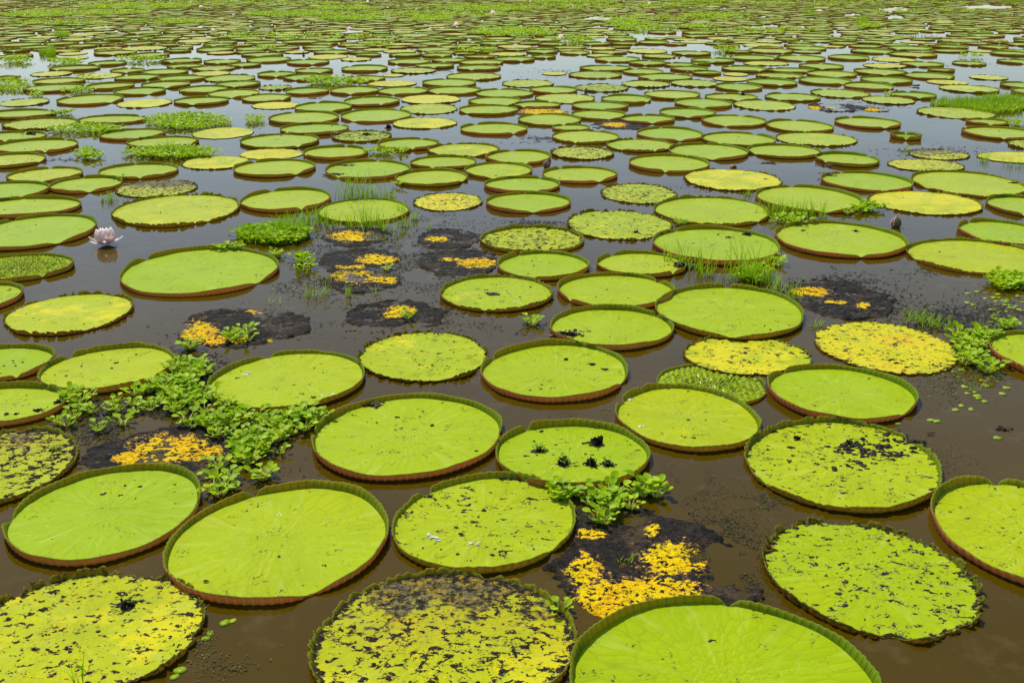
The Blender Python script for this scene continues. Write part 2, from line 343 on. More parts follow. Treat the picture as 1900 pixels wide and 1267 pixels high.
TYPES = {   # yellowness, spots, red rim, ragged rim, rim height, rot
 'g': (.13, .20, .35, .0, 1.0, 0), 'p': (.06, .12, 1., .0, .95, 0), 'l': (.47, .42, .25, .12, .95, 0),
 's': (.50, .66, .20, .40, .9, .1), 'j': (.66, .68, .1, .85, .75, .2), 'y': (.88, .60, .1, .9, .5, .25),
 'f': (.97, .60, .0, 1.0, .13, .35), 'q': (.22, .0, .4, .1, 1.0, 0), 'd': (.60, .85, .1, .9, .55, .75)}
PADS = """
8 378 862 1051 g k=0.05 sp=.12 rc=.8 n=F22 | large clean bright green pad with reddish rim above the speckled bottom left corner pad
302 719 896 1128 g k=0.1 sp=.22 rc=1 n=F575 yl=.3 | big clean lime pad with deep red rim, notch pointing to bottom edge, bottom left
-95 389 1049 1310 s sp=.78 jag=.8 h=.8 yl=.62 n=B262 | speckled yellow-green pad with ragged rim in the bottom left corner
570 1086 1042 1345 d sp=.92 dc=.82 yl=.66 jag=.5 h=.75 n=B905 | huge mottled yellow-brown decaying pad at bottom centre
1045 1640 1106 1450 g sp=.16 yl=.1 rc=.3 n=F1330 | huge clean green pad cut off by the bottom edge, right of centre
723 1077 881 1076 l k=0.14 sp=.62 yl=.42 jag=.15 h=.85 rc=.1 n=B791 | yellow-green pad peppered with dark flecks and white droppings, bottom centre
1418 1820 959 1192 s k=-0.1 sp=.74 yl=.42 jag=.85 n=F1662 h=.85 | speckled pad with torn right edge and pointed tip near the bottom right corner
1714 2115 874 1112 g sp=.55 yl=.2 rc=.7 n=B1849 | green pad with fine flecks cut off by the right edge, lower right
1374 1765 773 958 l k=0.12 sp=.66 yl=.45 jag=.3 rc=.1 n=B1700 h=.9 | large speckled pad heaped with black mud crumbs, lower right
910 1207 779 912 g sp=.42 yl=.2 rc=.3 | green pad carrying uprooted dead water hyacinth clumps, centre right below
578 935 729 895 g k=0.08 sp=.34 yl=.12 rc=1 n=F928 | large bright green pad with red ribbed rim right of the hyacinth mat
387 679 649 765 l k=0.11 sp=.25 yl=.34 rc=.1 n=B500 h=.85 | pale green pad with orange-brown rim bordering the top right of the hyacinth mat
72 325 637 732 l k=0.08 sp=.30 yl=.40 rc=.3 n=B131 | yellow-green pad with a gap in its back rim, left of the hyacinth mat
-125 103 638 712 g sp=.1 rc=.7 | clean green pad cut by the left edge, beside the gap-rimmed pad
-125 121 710 796 g sp=.18 rc=.6 | green pad at left edge carrying four black crumbs
-165 151 792 944 d sp=.98 dc=.6 yl=.5 jag=.6 n=B40 h=.7 | heavily blotched pad at the left edge below the pad with four crumbs
662 911 612 712 j sp=.55 yl=.62 jag=.95 h=.7 n=F815 dc=.1 | yellowish pad with a crumbling brown edge at the middle of the photo
890 1169 633 747 g k=0.08 sp=.32 yl=.2 rc=1 n=F1155 | green pad with dark red rim and a few black crumbs, centre
1019 1250 567 651 g sp=.14 rc=.6 yl=.2 | clean lime pad with brown weed lying over its left edge
1142 1415 713 843 l k=-0.04 sp=.32 yl=.34 rc=.25 n=B1152 | smooth pale green pad with brown rim, left of the mud-heaped pad
1218 1426 672 756 q ql=1 z=-.013 h=.6  | crinkled quilted young pad tucked under its neighbours, right of centre
1422 1705 675 786 g sp=.2 yl=.1 rc=.9 n=F1678 | glossy wrinkled green pad with red rim behind the mud-heaped pad
1266 1508 620 700 y yl=.82 sp=.7 h=.5 dc=.3 jag=.8 z=-.004 | yellow pad with grey smudge partly under the larger pad behind it
1508 1783 597 697 f yl=.98 sp=.75 jag=.7 h=.14 | flat golden yellow pad with brown flecks beside the right hyacinth patch
1833 2075 613 712 g sp=.3 rc=1 yl=.12 | green red-rimmed pad cut by the right edge beside the hyacinth patch
1216 1496 531 631 l sp=.34 yl=.38 rc=.15 n=F1360 z=.012 | broad pale pad with pointed front tip lying over a yellow pad, right of centre
1028 1258 500 571 g sp=.08 yl=.3 rc=.9 n=B1222 | lightly ribbed green pad with red rim just behind the lime pad with weed
816 1028 506 580 s sp=.45 yl=.5 jag=.4 rc=.2 | freckled yellow-green pad with a dark dead leaf in its middle, centre
917 1096 466 524 g sp=.2 yl=.3 rc=.3 | smooth green pad just in front of the finely mottled pad
1101 1278 467 523 l sp=.4 yl=.35 rc=.4 n=B1134 | pale pad with dead grass on its right edge, between the smooth pads
891 1085 418 472 l sp=.88 yl=.5 jag=.2 rc=.1 | finely mottled pad covered all over with grey specks, centre
1049 1250 388 447 j sp=.72 yl=.55 jag=.9 n=B1115 | toothed ragged pad with dense specks behind the finely mottled pad
901 1058 356 397 p sp=.08 n=F990 | heart-notched clean green pad with red rim, front one of a touching pair
898 1039 326 361 p sp=.05 | clean green red-rimmed pad, rear one of a touching pair at centre
1112 1265 341 382 j sp=.85 yl=.66 dc=.2 h=.5 | small yellow pad crowded with dark specks and brown fringe, right of centre
1207 1430 361 420 l sp=.32 yl=.35 jag=.3 rc=.15 | wide yellow-green pad in front of the yellow fringed pad, right of centre
1394 1599 341 396 g sp=.18 yl=.2 rc=.5 n=F1532 | green pad with grass growing along its front rim, right
1210 1451 420 494 g sp=.3 yl=.15 rc=1 z=.006 | large green pad with tall grass before it and black litter at its back
1435 1686 409 481 g sp=.35 yl=.12 rc=1 | broad red-rimmed pad directly in front of the large striped bud
1681 1945 441 512 s sp=.42 yl=.4 rc=.2 jag=.2 n=F1698 | yellow-green pad cut by the right edge, front notch on its left
1776 1960 407 462 g sp=.15 rc=.8 | light green pad cut by the right edge behind the yellow-green one
1610 1826 353 401 y yl=.88 sp=.3 h=.6 jag=.7 n=F1726 rc=.1 | lemon yellow pad with blackened edge behind the large striped bud
1826 1990 360 408 g sp=.3 rc=.3 jag=.1 | green pad cut by the right edge, right of the lemon yellow pad
1522 1695 318 358 p sp=.2 | green pink-rimmed pad with litter on its back edge, left of the widest right pad
1690 1908 316 368 l sp=.25 yl=.3 jag=.3 n=F1718 | widest pad at upper right, yellow-green, behind the lemon yellow one
1260 1458 311 357 y yl=.80 sp=.4 h=.65 jag=.95 | yellow pad with crinkled brown edge, right of centre in the upper half
1166 1322 287 324 g sp=.12 yl=.3 rc=.5 | plain light green pad behind the crinkle-edged yellow pad
1234 1388 264 299 p sp=.08 rc=.6 n=F1322 | green heart-notched pad touching the plain light green pad from behind
1386 1530 267 297 l sp=.2 yl=.35 n=F1400 | pale pad with left front notch beside the heart-notched pad
1299 1440 245 273 l sp=.25 yl=.35 rc=.3 n=B1402 | small yellow-green pad behind the heart-notched pad
1439 1592 245 273 y yl=.62 sp=.35 jag=.7 h=.7 | yellow-green fringed pad above the deep-notched small pad at right
1182 1307 236 264 p sp=.15 n=F1262 | pink-rimmed pad with a tuft of litter at its back right
1019 1155 239 268 l sp=.2 yl=.5 jag=.3 | yellow-green pad overlapping a pink-rimmed one behind it, upper centre
1121 1257 255 285 l sp=.4 yl=.42 jag=.4 | freckled pad immediately left of the pink-rimmed littered pad
1020 1141 270 298 j sp=.85 yl=.6 | ragged pad blackened along its left side, upper centre
1006 1145 308 342 p sp=.04 n=F1113 | vivid green pink-rimmed pad just right of the upright striped bud
901 1023 277 307 g sp=.12 rc=.9 n=B950 | green pad just behind and left of the upright striped bud
861 989 301 334 l sp=.2 yl=.4 n=F913 | yellow-green pad with front notch, left of the upright striped bud
761 884 288 316 l sp=.1 yl=.42 rc=.4 | smooth yellow-green pad, middle of a trio left of the bud
732 868 313 348 l sp=.15 yl=.35 rc=.1 n=F859 | olive-rimmed pad with small weeds at its front left rim
792 928 264 293 l sp=.25 yl=.6 n=F880 jag=.4 | yellowish pad at the back of the trio left of the bud
701 816 255 281 g sp=.1 rc=.7 | light green pad behind a short row of floating weeds
853 980 228 252 p sp=.05 | solitary pink-rimmed green pad in open water, upper centre
959 1080 211 236 l sp=.15 yl=.38 rc=.2 | light green pad right behind the solitary pink-rimmed one
1020 1101 231 248 p sp=.05 h=.8 | pink-rimmed pad mostly hidden behind the overlapping yellow-green pad
724 848 217 240 y yl=.92 sp=.15 jag=.6 h=.6 n=F804 rc=0 | bright yellow pad with charred brown rim, upper centre left
740 851 191 214 j sp=.6 yl=.55 | ragged speckled pad behind the bright yellow charred pad
742 855 175 195 y yl=.9 sp=.3 | yellow pad with black jagged border, upper centre left
851 962 194 215 l sp=.3 yl=.4 n=F866 | green pad marked by two dark spots behind the solitary pad
868 969 179 198 l sp=.08 yl=.3 n=F941 | smooth heart-notched pad behind the pad with two dark spots
953 1041 187 203 g sp=.05 yl=.25 | small green pad wedged between two larger ones, upper centre
878 990 165 184 l sp=.35 yl=.35 n=B927 | pad with notch in its back rim, upper centre
981 1074 160 177 p sp=.05 | clean flat-looking green pad in front of a distant bud
989 1112 172 196 j sp=.5 yl=.6 jag=.9 | yellowish toothed pad between green pads, upper centre
1054 1168 185 206 p sp=.05 | vivid green pink-rimmed pad next to toothed yellowish pad
1059 1163 204 224 l sp=.35 yl=.4 | freckled pad in front of the vivid pink-rimmed pad
792 895 160 178 g sp=.3 | green pad with dark litter across its back, upper centre
700 795 161 178 l sp=.4 yl=.35 | speckled pad left of the littered green pad
632 767 202 230 p sp=.08 n=F655 | long clean red-rimmed pad beside the charred bright yellow pad
635 742 178 200 g sp=.15 rc=.8 n=B671 | green pad with a cleft in its back rim, left upper centre
611 706 159 178 g sp=.15 rc=.7 n=F650 | green pad behind the one with a cleft back rim
529 611 162 178 p sp=.2 | small green pad sprouting weeds from its back rim
615 727 241 265 j sp=.95 yl=.4 jag=.6 | ragged pad overgrown with small black and green weeds
511 651 227 253 p sp=.1 rc=.8 n=B632 | green pad with red left rim, front one of an overlapping left pair
495 631 207 235 g sp=.12 yl=.25 n=B545 | green pad with rounded raised back rim, rear one of the left pair
544 654 189 210 g sp=.12 yl=.25 rc=.2 n=F611 | green pad with both notches facing the camera line, left upper centre
465 562 190 204 y yl=.85 sp=.3 h=.3 | thin yellow pad left of the twin-notched green pad
446 540 173 192 l sp=.35 yl=.35 | green pad with dark litter on its right end, upper left
441 599 246 279 l sp=.25 yl=.35 rc=.1 jag=.2 | large olive-rimmed pad left of centre with speckled back rim
561 682 270 298 g sp=.05 yl=.2 rc=.6 | clean pad with dark maroon rim right of a flat yellow pad
442 568 276 296 f sp=.45 yl=.9 h=.1 | flat sunken yellow pad behind a large notched green pad
432 585 294 331 g sp=.08 yl=.25 rc=.4 n=F550 | green pad with right front notch, left of the weed-littered pad
602 762 297 335 g sp=.15 rc=.8 yl=.1 | green pad with weed litter heaped on its back left edge
444 615 348 396 g sp=.22 rc=.8 yl=.2 n=B504 | light green pad touching the right end of a big yellowish pad
588 760 368 416 l sp=.4 yl=.42 jag=.2 h=.7 | pad fringed by a dense growth of grass, left of centre
765 897 358 393 y yl=.97 sp=.8 h=.35 jag=1 n=F845 dc=.1 | small orange-yellow pad with charred broken rim beside the grassy water, centre
204 449 358 422 j sp=.42 yl=.55 jag=.45 h=1 | big yellowish pad with brown ribbed rim behind the pink flower
218 518 459 551 g sp=.16 yl=.18 rc=.9 n=F479 | largest green pad left of centre, in front of the pink flower
1 250 541 624 y yl=.76 sp=.25 jag=.7 h=.8 n=B101 rc=.5 dc=.05 | bright yellow pad with burnt ragged rim near the left edge
-130 47 519 590 g sp=.3 rc=.8 yl=.3 | green pad cut by the left edge behind the burnt yellow pad
-75 138 470 524 q ql=1 yl=.2 rc=.2 | quilted young pad cut by the left edge below the pink flower
-60 181 396 466 g sp=.15 yl=.2 rc=.5 n=F107 | notched green pad cut by left edge just left of the pink flower
-60 152 366 403 g sp=.1 rc=.6 | light green pad cut by left edge, second behind the pink flower
-90 94 336 377 g sp=.1 rc=.5 n=F28 | light green pad cut by the left edge with a small front slit
88 226 326 361 g sp=.05 yl=.25 rc=.7 n=F166 | green pad with front notch touching a rotten brown pad
12 155 309 341 l sp=.3 yl=.45 rc=.3 n=F75 | yellow-green pad with front notch near the left edge
181 333 302 334 l sp=.15 yl=.38 rc=.4 | smooth yellow-green pad behind a rotten brown pad, left
211 369 334 368 d sp=.9 dc=1 yl=.6 h=.3 | rotten grey-brown pad behind the big yellowish ribbed pad
-60 87 283 314 l sp=.3 yl=.45 n=F74 | yellow-green pad cut by the left edge with missing right corner
-15 146 257 287 g sp=.2 rc=.7 | long green pad near left edge with litter on its right
-50 89 243 266 l sp=.4 yl=.35 | green pad cut by left edge with black litter on top
2 145 218 242 s sp=.6 yl=.4 n=F35 rc=.2 | spotted pad near left edge in front of a green one
144 272 213 232 l sp=.15 yl=.35 | pale pad behind the left hyacinth drift
183 308 238 263 p sp=.2 | pink-rimmed pad half ringed by the left hyacinth drift
232 371 252 276 l sp=.3 yl=.4 n=F352 | yellow-green pad with a tuft of grass at its front, left
355 472 238 259 f sp=.3 yl=.86 h=.1 | flat pale yellow pad at the right end of the left hyacinth drift
335 466 290 316 y yl=.8 sp=.4 jag=.9 h=.35 | yellow broken pad right of the smooth yellow-green left pad
-30 104 202 223 g sp=.1 n=B92 | green pad cut by the left edge, back notch at right
103 231 174 198 g sp=.08 yl=.25 rc=.7 n=F205 | broad green pad with maroon rim, upper left
213 322 182 203 y yl=.85 sp=.25 h=.5 | yellow jagged pad right of the broad maroon-rimmed pad
321 425 179 197 g sp=.05 rc=.5 n=F357 | clean green pad right of the yellow jagged pad, upper left
-10 97 180 202 y yl=.6 sp=.5 | yellow-green pad with weeds on top near the left edge
42 156 155 173 p sp=.35 n=B60 | maroon-rimmed pad with dark back rim, upper left
210 309 162 178 g sp=.1 n=F276 rc=.5 | green pad with front notch behind the yellow jagged pad
260 354 150 166 g sp=.05 n=F309 | green notched pad in the upper left between two open water gaps
330 428 159 176 g sp=.08 rc=.4 | pale-rimmed green pad, upper left, beside a notched one
380 485 164 184 l sp=.2 yl=.3 n=F429 | pad with deep front notch and back cleft, upper left
396 486 148 165 g sp=.2 rc=.5 | green pad with thick dark rim behind the deep-notched one
478 543 155 171 j sp=.8 yl=.4 | ragged dark-speckled pad left of the weedy small one
1193 1300 167 186 l sp=.35 yl=.38 | pad with black flecks on its right end, upper right centre
1113 1210 175 196 g sp=.08 n=F1200 | clean green pad overlapping the pink-rimmed one's right
1252 1359 182 203 g sp=.25 rc=.7 | dark maroon-rimmed pad with litter streak, upper right centre
1361 1478 185 207 j sp=.5 yl=.55 | toothed yellowish pad touching the litter-streaked pad's right
1223 1332 200 222 p sp=.1 rc=.7 n=F1277 | heart-shaped pad, deep front notch, upper right centre
1151 1253 212 231 p sp=.05 n=F1210 | bright pink-rimmed pad notched in front, beside a rotten patch
1298 1421 212 237 l sp=.08 yl=.35 rc=.7 | large brown-rimmed oval pad in open water, upper right
1421 1547 222 248 l sp=.2 yl=.3 rc=.2 | green pad directly behind the fringed yellow-green pad, right
1308 1407 173 189 l sp=.5 yl=.4 n=F1370 | green pad with a dark clump on its back rim, upper right
1418 1523 172 190 s sp=.4 yl=.3 n=B1455 | flecked pad with two humps of back rim, upper right
1323 1415 153 171 p sp=.05 n=F1374 rc=.6 | heart-notched maroon pad in the upper right
1385 1481 145 162 g sp=.05 rc=.4 | green pad just behind the heart-notched maroon pad
1066 1167 153 174 j sp=.9 yl=.4 | ragged speckled pad below a distant bud
1152 1244 148 165 j sp=.6 yl=.6 | toothed yellow-green pad right of the ragged speckled pad
1243 1338 147 164 j sp=.6 yl=.5 | ragged pad left of the heart-notched maroon pad
1549 1672 216 241 p sp=.15 yl=.2 n=F1643 | pink-rimmed double-notched pad alone in open water, upper right
1652 1711 244 262 q sp=.1 yl=.0 h=1.5 ql=.6 n=F1681 jag=0 | small dark cupped young pad split down the middle, upper right
1509 1631 281 311 g sp=.15 yl=.1 n=B1612 rc=.2 | vivid green pad with weedy left tip and back cleft, right
1643 1792 295 320 y yl=.8 sp=.8 dc=.3 h=.3 jag=1 | broken yellow pad with rotting left side, right
1683 1802 277 298 d yl=.8 sp=.9 dc=.8 h=.3 | torn brown pad remnant behind the broken yellow pad
1812 1965 282 304 y yl=.75 sp=.35 h=.3 | yellow pad with grass in front, at the right edge
1866 1990 257 282 j sp=.8 yl=.6 | dark-spotted yellow pad cut by the right edge, upper right
1783 1935 234 262 g sp=.35 rc=.6 | green pad at right edge with weeds on its left corner
1792 1873 219 235 p sp=.15 | small pink-rimmed pad in front of the grass bed, right
1700 1850 198 222 j sp=.6 yl=.5 dc=.1 | ragged green-yellow pad in front of the grass bed, right
1593 1699 177 195 y yl=.6 sp=.4 | yellow-green fringed pad left of the grass bed
1504 1619 165 184 l sp=.5 yl=.4 jag=.6 | fringed speckled pad behind the yellow-green fringed one
1563 1659 152 169 p sp=.05 n=F1652 | red-rimmed pad left of a distant rounded bud, upper right
1649 1742 167 188 g sp=.3 | green pad with weeds at its right, left of the grass bed
1739 1858 155 175 y yl=.7 sp=.3 h=.8 jag=.6 | yellow pad with brown ribbed rim behind the grass bed
1855 1960 152 168 g sp=.1
1872 1975 162 180 g sp=.2
1878 1990 193 207 y
"""
FAR = """
1480 1585 141 161 g;1596 1695 141 158 g;1718 1799 149 159 f;1792 1876 137 152 y;1401 1491 135 147 s;1495 1590 131 145 l;1583 1684 126 143 g;1674 1772 134 149 g
1423 1514 126 137 g;1338 1425 121 136 g;1260 1337 125 140 g;1340 1390 135 143 f;1320 1388 143 152 f;1482 1567 117 131 g;1667 1755 112 128 g;1760 1839 110 127 s
1720 1773 126 135 q;1600 1683 118 128 y;1616 1701 106 117 y;1534 1615 101 114 g;1441 1533 102 116 g;1352 1441 102 114 g;1281 1364 107 119 g;1250 1318 113 126 g
1378 1465 114 123 y;1648 1741 95 109 l;1577 1659 90 102 g;1645 1730 85 96 g;1725 1800 82 93 g;1832 1920 93 107 g;1842 1930 106 124 g;1812 1875 83 93 l
1388 1472 89 101 l;1376 1454 80 90 y;1458 1535 84 97 g;1461 1509 75 84 g;1436 1487 69 78 s;1475 1548 62 72 p;1540 1592 71 80 l;1582 1657 74 84 g
1265 1328 57 66 p;1307 1365 66 78 y;1368 1425 61 74 s;1786 1872 60 73 p;1795 1848 58 66 g;1738 1818 71 81 s;1668 1732 50 61 y;1760 1828 50 58 l
632 720 120 136 g;723 810 125 138 j;770 843 116 129 g;847 929 119 134 p;827 930 134 151 s;783 885 146 163 g;640 716 140 153 l;680 775 150 162 f
931 1028 147 164 j;1005 1052 134 141 f;710 750 138 144 f;1054 1155 132 147 s;1076 1172 121 134 g;1153 1233 127 141 l;1182 1285 136 151 g;1245 1338 125 139 p
1165 1241 111 124 g;1230 1319 113 126 g;1103 1189 103 119 g;1087 1140 100 108 y;1162 1240 90 101 y;1190 1255 100 110 s;1246 1320 94 105 p
720 800 108 122 g;800 868 107 118 p;848 935 110 122 l;918 993 103 118 g;985 1032 101 111 g;782 840 98 108 g;860 920 102 110 l;720 785 96 107 g
660 708 98 107 g;630 690 105 116 y;840 888 97 103 j;905 980 97 105 y;975 1035 90 102 g;1038 1095 93 104 l;772 837 87 98 s;778 838 77 87 p;708 775 92 101 y
888 953 76 87 g;920 990 82 92 y;850 897 74 83 p;997 1052 78 87 g;983 1040 71 78 y;1083 1142 77 87 g;1124 1182 69 79 p;1181 1242 74 85 g;1202 1255 57 64 p
818 868 68 76 g;732 800 62 71 s;672 735 69 78 s;640 686 60 70 g;802 870 52 60 g;940 985 48 54 p;1255 1305 48 54 l;1120 1185 78 85 l;1265 1340 66 70 l
60 159 144 158 l;159 250 153 168 g;-12 45 137 152 l;210 296 137 152 g;293 380 139 153 g;377 476 138 155 s;475 551 131 147 g;524 612 136 152 p
546 618 126 138 g;52 140 130 145 y;140 232 134 148 y;200 270 127 138 g;262 350 128 140 l;355 430 131 142 y;350 440 121 134 s;308 380 118 129 l
89 186 121 134 g;160 237 111 125 g;296 377 106 121 g;376 448 109 121 l;420 485 115 127 g;456 541 104 119 g;530 612 109 123 p;447 527 97 107 g
570 648 101 112 f;580 650 91 104 p;240 317 96 110 p;172 255 93 104 l;310 362 84 96 s;360 437 86 100 g;382 440 95 102 y;223 312 86 95 y
105 165 97 104 f;110 168 104 113 f;70 150 91 100 s;0 60 89 100 g;-5 62 100 109 s;34 100 84 93 g;-10 79 78 90 g;80 148 77 86 g;115 185 80 92 l;180 228 79 88 g
222 291 76 87 p;250 305 67 77 g;272 335 69 78 g;325 402 72 82 y;373 433 78 90 g;452 514 74 85 g;522 600 74 83 g;572 628 76 87 p;182 246 68 79 g;395 465 63 75 g
233 302 56 66 p;358 410 54 66 s;120 185 61 70 y;45 112 66 74 y;0 60 53 61 g;505 572 50 62 g;458 508 58 67 p;300 358 56 64 l;110 178 70 78 y;420 490 67 76 s
"""
def parse(line):
    lab = None
    if '|' in line: line, lab = line.split('|'); lab = lab.strip()
    tk = line.split(); x0, x1, y0, y1 = map(float, tk[:4]); T = tk[4]
    yl, sp, rc, jag, h, dc = TYPES[T]; d = dict(T=T, yl=yl, sp=sp, rc=rc, jag=jag, h=h, dc=dc, ql=0, z=0, n=None)
    for o in tk[5:]:
        k, v = o.split('='); d[k] = v if k == 'n' else float(v)
    d.update(x0=x0, x1=x1, y0=y0, y1=y1, label=lab); return d
L = [parse(l) for l in PADS.strip().split('\n')] + [parse(l) for l in re.split(r'[;\n]', FAR.strip()) if l.strip()]
HR = .049
for i, p in enumerate(L):
    hr = HR*p['h']
    X, Y, R, K = solve(p['x0'], p['x1'], p['y0'], p['y1'], hr)
    p.update(X=X, Y=Y, R=R, K=K, hr=hr, seed=i*13+5)
# neighbours that touch are eased apart a little so their rims do not cross
for it in range(12):
    for i in range(len(L)):
        for j in range(i+1, len(L)):
            a, c = L[i], L[j]
            if abs(a['Y']-c['Y']) > 3: continue
            dx, dy = c['X']-a['X'], c['Y']-a['Y']; d = math.hypot(dx, dy) or 1e-6
            ux, uy = dx/d, dy/d
            ra = a['R']/math.hypot(ux, uy/a['K']); rc_ = c['R']/math.hypot(ux, uy/c['K'])
            ov = ra+rc_+.012-d
            if ov > 0 and a['z'] == c['z']:
                far = min(a['Y'], c['Y']) > 20
                s = min(ov, .5)*(.5 if far else .3)
                a['Y'] -= uy*s*.5; c['Y'] += uy*s*.5; a['X'] -= ux*s*.2; c['X'] += ux*s*.2
                k = s*.14; a['R'] -= k; c['R'] -= k
def rand_notch(rg): a = rg.uniform(-2.6, -.5); return [(a, .02, .10), (a+math.pi, .05, .09)]
def notch_of(p):
    rg = np.random.default_rng(p['seed'])
    if p['n']:
        side, px = p['n'][0], float(p['n'][1:]); t = np.linspace(-math.pi, 0, 200) if side == 'F' else np.linspace(0, math.pi, 200)
        u, v = proj(p['X']+p['R']*np.cos(t), p['Y']+p['R']*p['K']*np.sin(t), .04)
        a = t[np.argmin(np.abs(u-px))]
        if side == 'F': return [(a, .012, .13), (a+math.pi, .03, .06)]
        return [(a, .05, .085), (a+math.pi, .012, .06)]
    return rand_notch(rg) if p['Y'] > 22 else [(rg.uniform(.6, 2.5), .02, .05), (rg.uniform(-2.6, -.5), .01, .05)]
def seedloc(V, X, Y, seed): return np.stack([V[:, 0], V[:, 1], V[:, 2]+(seed*1.37) % 61], 1)
def zone(p):
    u = (p['x0']+p['x1'])/2; v = (p['y0']+p['y1'])/2
    h = ['far left', 'left', 'centre left', 'centre right', 'right', 'far right'][min(5, max(0, int(u/317)))]
    return h, ('near the top' if v < 88 else 'below the topmost rows' if v < 118 else 'in the upper rows')
LOOK = {'g': 'clean green lily pad with dark rim', 'p': 'green lily pad with pinkish red rim', 'l': 'yellow-green lily pad with olive rim', 's': 'spotted green lily pad', 'j': 'ragged speckled lily pad',
        'y': 'yellow ragged lily pad', 'f': 'flat pale yellow lily pad', 'q': 'dark cupped young lily pad', 'd': 'rotting brown lily pad'}
def make_pad(p):
    near = p['Y'] < 13; mid = p['Y'] < 24
    ribs = int(TAU*p['R']/.052); n = ribs*4 if near or p['Y'] < 17 else ribs*2 if mid else 64
    rings = None
    if p['ql']: rings = list(np.linspace(.992, .03, 44)); n = min(n, 300)
    elif not mid: rings = [.99, .9, .6, .25]
    nn = notch_of(p)
    G = pad_geo(p['R'], p['K'], p['seed'], n, p['hr'], p['jag'], nn, p['ql'], ribs=ribs if mid else None, rings=rings, kx=p.get('k', 0.0))
    def cut(V, Fs, Ms=None):
        hid = np.zeros(len(V), bool)
        for q in L:
            if q['z'] > p['z'] and abs(q['Y']-p['Y']) < 3 and p['z'] < 0: hid |= np.hypot(V[:, 0]+p['X']-q['X'], (V[:, 1]+p['Y']-q['Y'])/q['K']) < q['R']+.02
        if not hid.any(): return Fs, Ms
        keep = [k for k, f in enumerate(Fs) if not any(hid[i] for i in f)]
        return [list(Fs[k]) for k in keep], ([Ms[k] for k in keep] if Ms is not None else None)
    G['BF'], _ = cut(G['BV'], G['BF']); G['RF'], G['RM'] = cut(G['RV'], G['RF'], G['RM'])
    th = math.radians(rng.uniform(-.5, .7))
    r = empty('lily_pad', (p['X'], p['Y'], p['z'])); 
    r.rotation_euler = (th, math.radians(rng.uniform(-.35, .35)), 0)
    com = dict(yl=p['yl']+float(rng.normal(0, .05)), sp=p['sp'])
    dcv = p['dc'] if p['T'] != 'd' else p['dc']*np.clip(.72+.75*G['BV'][:, 1]/p['R'], .3, 1.45)
    b = Bag(); b.add(G['BV'], G['BF'], 0, loc=seedloc(G['BV'], 0, 0, p['seed']), po=polar_loc(G['BV'], p['R'], p['seed']), pr=radial(G['BV'], p['R'], p['seed']), er=G['er'], dc=dcv, ql=p['ql'], tn=rng.random(), **com)
    b.build('blade', [M_BL], r)
    b = Bag(); b.add(G['RV'], G['RF'], G['RM'], loc=seedloc(G['RV'], 0, 0, p['seed']), rb=G['rb'], hv=G['hv'], rc=p['rc'], jg=p['jag'], **com)
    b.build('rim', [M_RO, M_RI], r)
    h, v = zone(p)
    if p['label']: tag(r, p['label'], 'lily pad', 'giant lily pads')
    else: tag(r, f"{LOOK[p['T']]}, {h}, {v}", 'lily pad', f"distant {LOOK[p['T']]}s, {h}, {v}")
    p['root'] = r; p['notch'] = nn
# the 296 pads that show largest are individuals; the few smallest of the list join the far carpet
BYSIZE = sorted(L, key=lambda p: -(p['x1']-p['x0'])*(p['y1']-p['y0']))
for p in L: p['tiny'] = False
for p in BYSIZE[296:]: p['tiny'] = True
for p in L:
    if not p['tiny']: make_pad(p)

# ---------------------------------------------------------------- the distant carpet of pads, too many to count
WATER_GAPS = [(1235, 62, 95, 9), (1135, 80, 120, 9), (1660, 18, 40, 4), (1830, 14, 60, 4), (1870, 68, 45, 6), (1720, 66, 60, 5), (1110, 34, 45, 3), (1060, 128, 80, 12), (1260, 92, 110, 8),
              (1560, 95, 50, 7), (1420, 50, 40, 3), (650, 60, 25, 3), (740, 148, 40, 8), (30, 125, 70, 12), (1500, 88, 30, 3), (1850, 90, 60, 5), (1660, 32, 25, 4), (1580, 28, 30, 3)]
def in_gap(u, v): return any(((u-a)/c)**2 + ((v-bb)/d)**2 < 1 for a, bb, c, d in WATER_GAPS)
b = Bag(); placed = {}
def cell(x, y): return (int(x//2), int(y//2))
def clash(x, y, r, k=1.0):
    cx, cy = cell(x, y)
    for i in (-1, 0, 1):
        for j in (-1, 0, 1):
            for (a, c, q) in placed.get((cx+i, cy+j), ()):
                if (a-x)**2 + (c-y)**2 < ((q+r)*k)**2: return True
    return False
for p in L: placed.setdefault(cell(p['X'], p['Y']), []).append((p['X'], p['Y'], p['R']))
cnt = 0; rg = np.random.default_rng(99)
def carpet_pad(x, y, R, K, yl, sp, rc, jag, h, dc, n, hr):
    G = pad_geo(R, K, int(rg.integers(1e6)), n, hr, 0, rand_notch(rg), rings=[.98, .5])
    off = np.array([x, y, 0]); sd = cnt
    b.add(G['BV']+off, G['BF'], 0, loc=seedloc(G['BV'], 0, 0, sd), po=polar_loc(G['BV'], R, sd), pr=radial(G['BV'], R, sd), er=G['er'], dc=dc, sp=sp, yl=yl, ql=0, tn=rg.random())
    b.add(G['RV']+off, G['RF'], (G['RM']+1).tolist(), loc=seedloc(G['RV'], 0, 0, sd), rb=G['rb'], hv=G['hv'], rc=rc, jg=jag, yl=yl, sp=sp)
for p in L:
    if p['tiny']: cnt += 1; carpet_pad(p['X'], p['Y'], p['R'], p['K'], p['yl'], p['sp'], p['rc'], p['jag'], p['h'], p['dc'], 32, p['hr'])
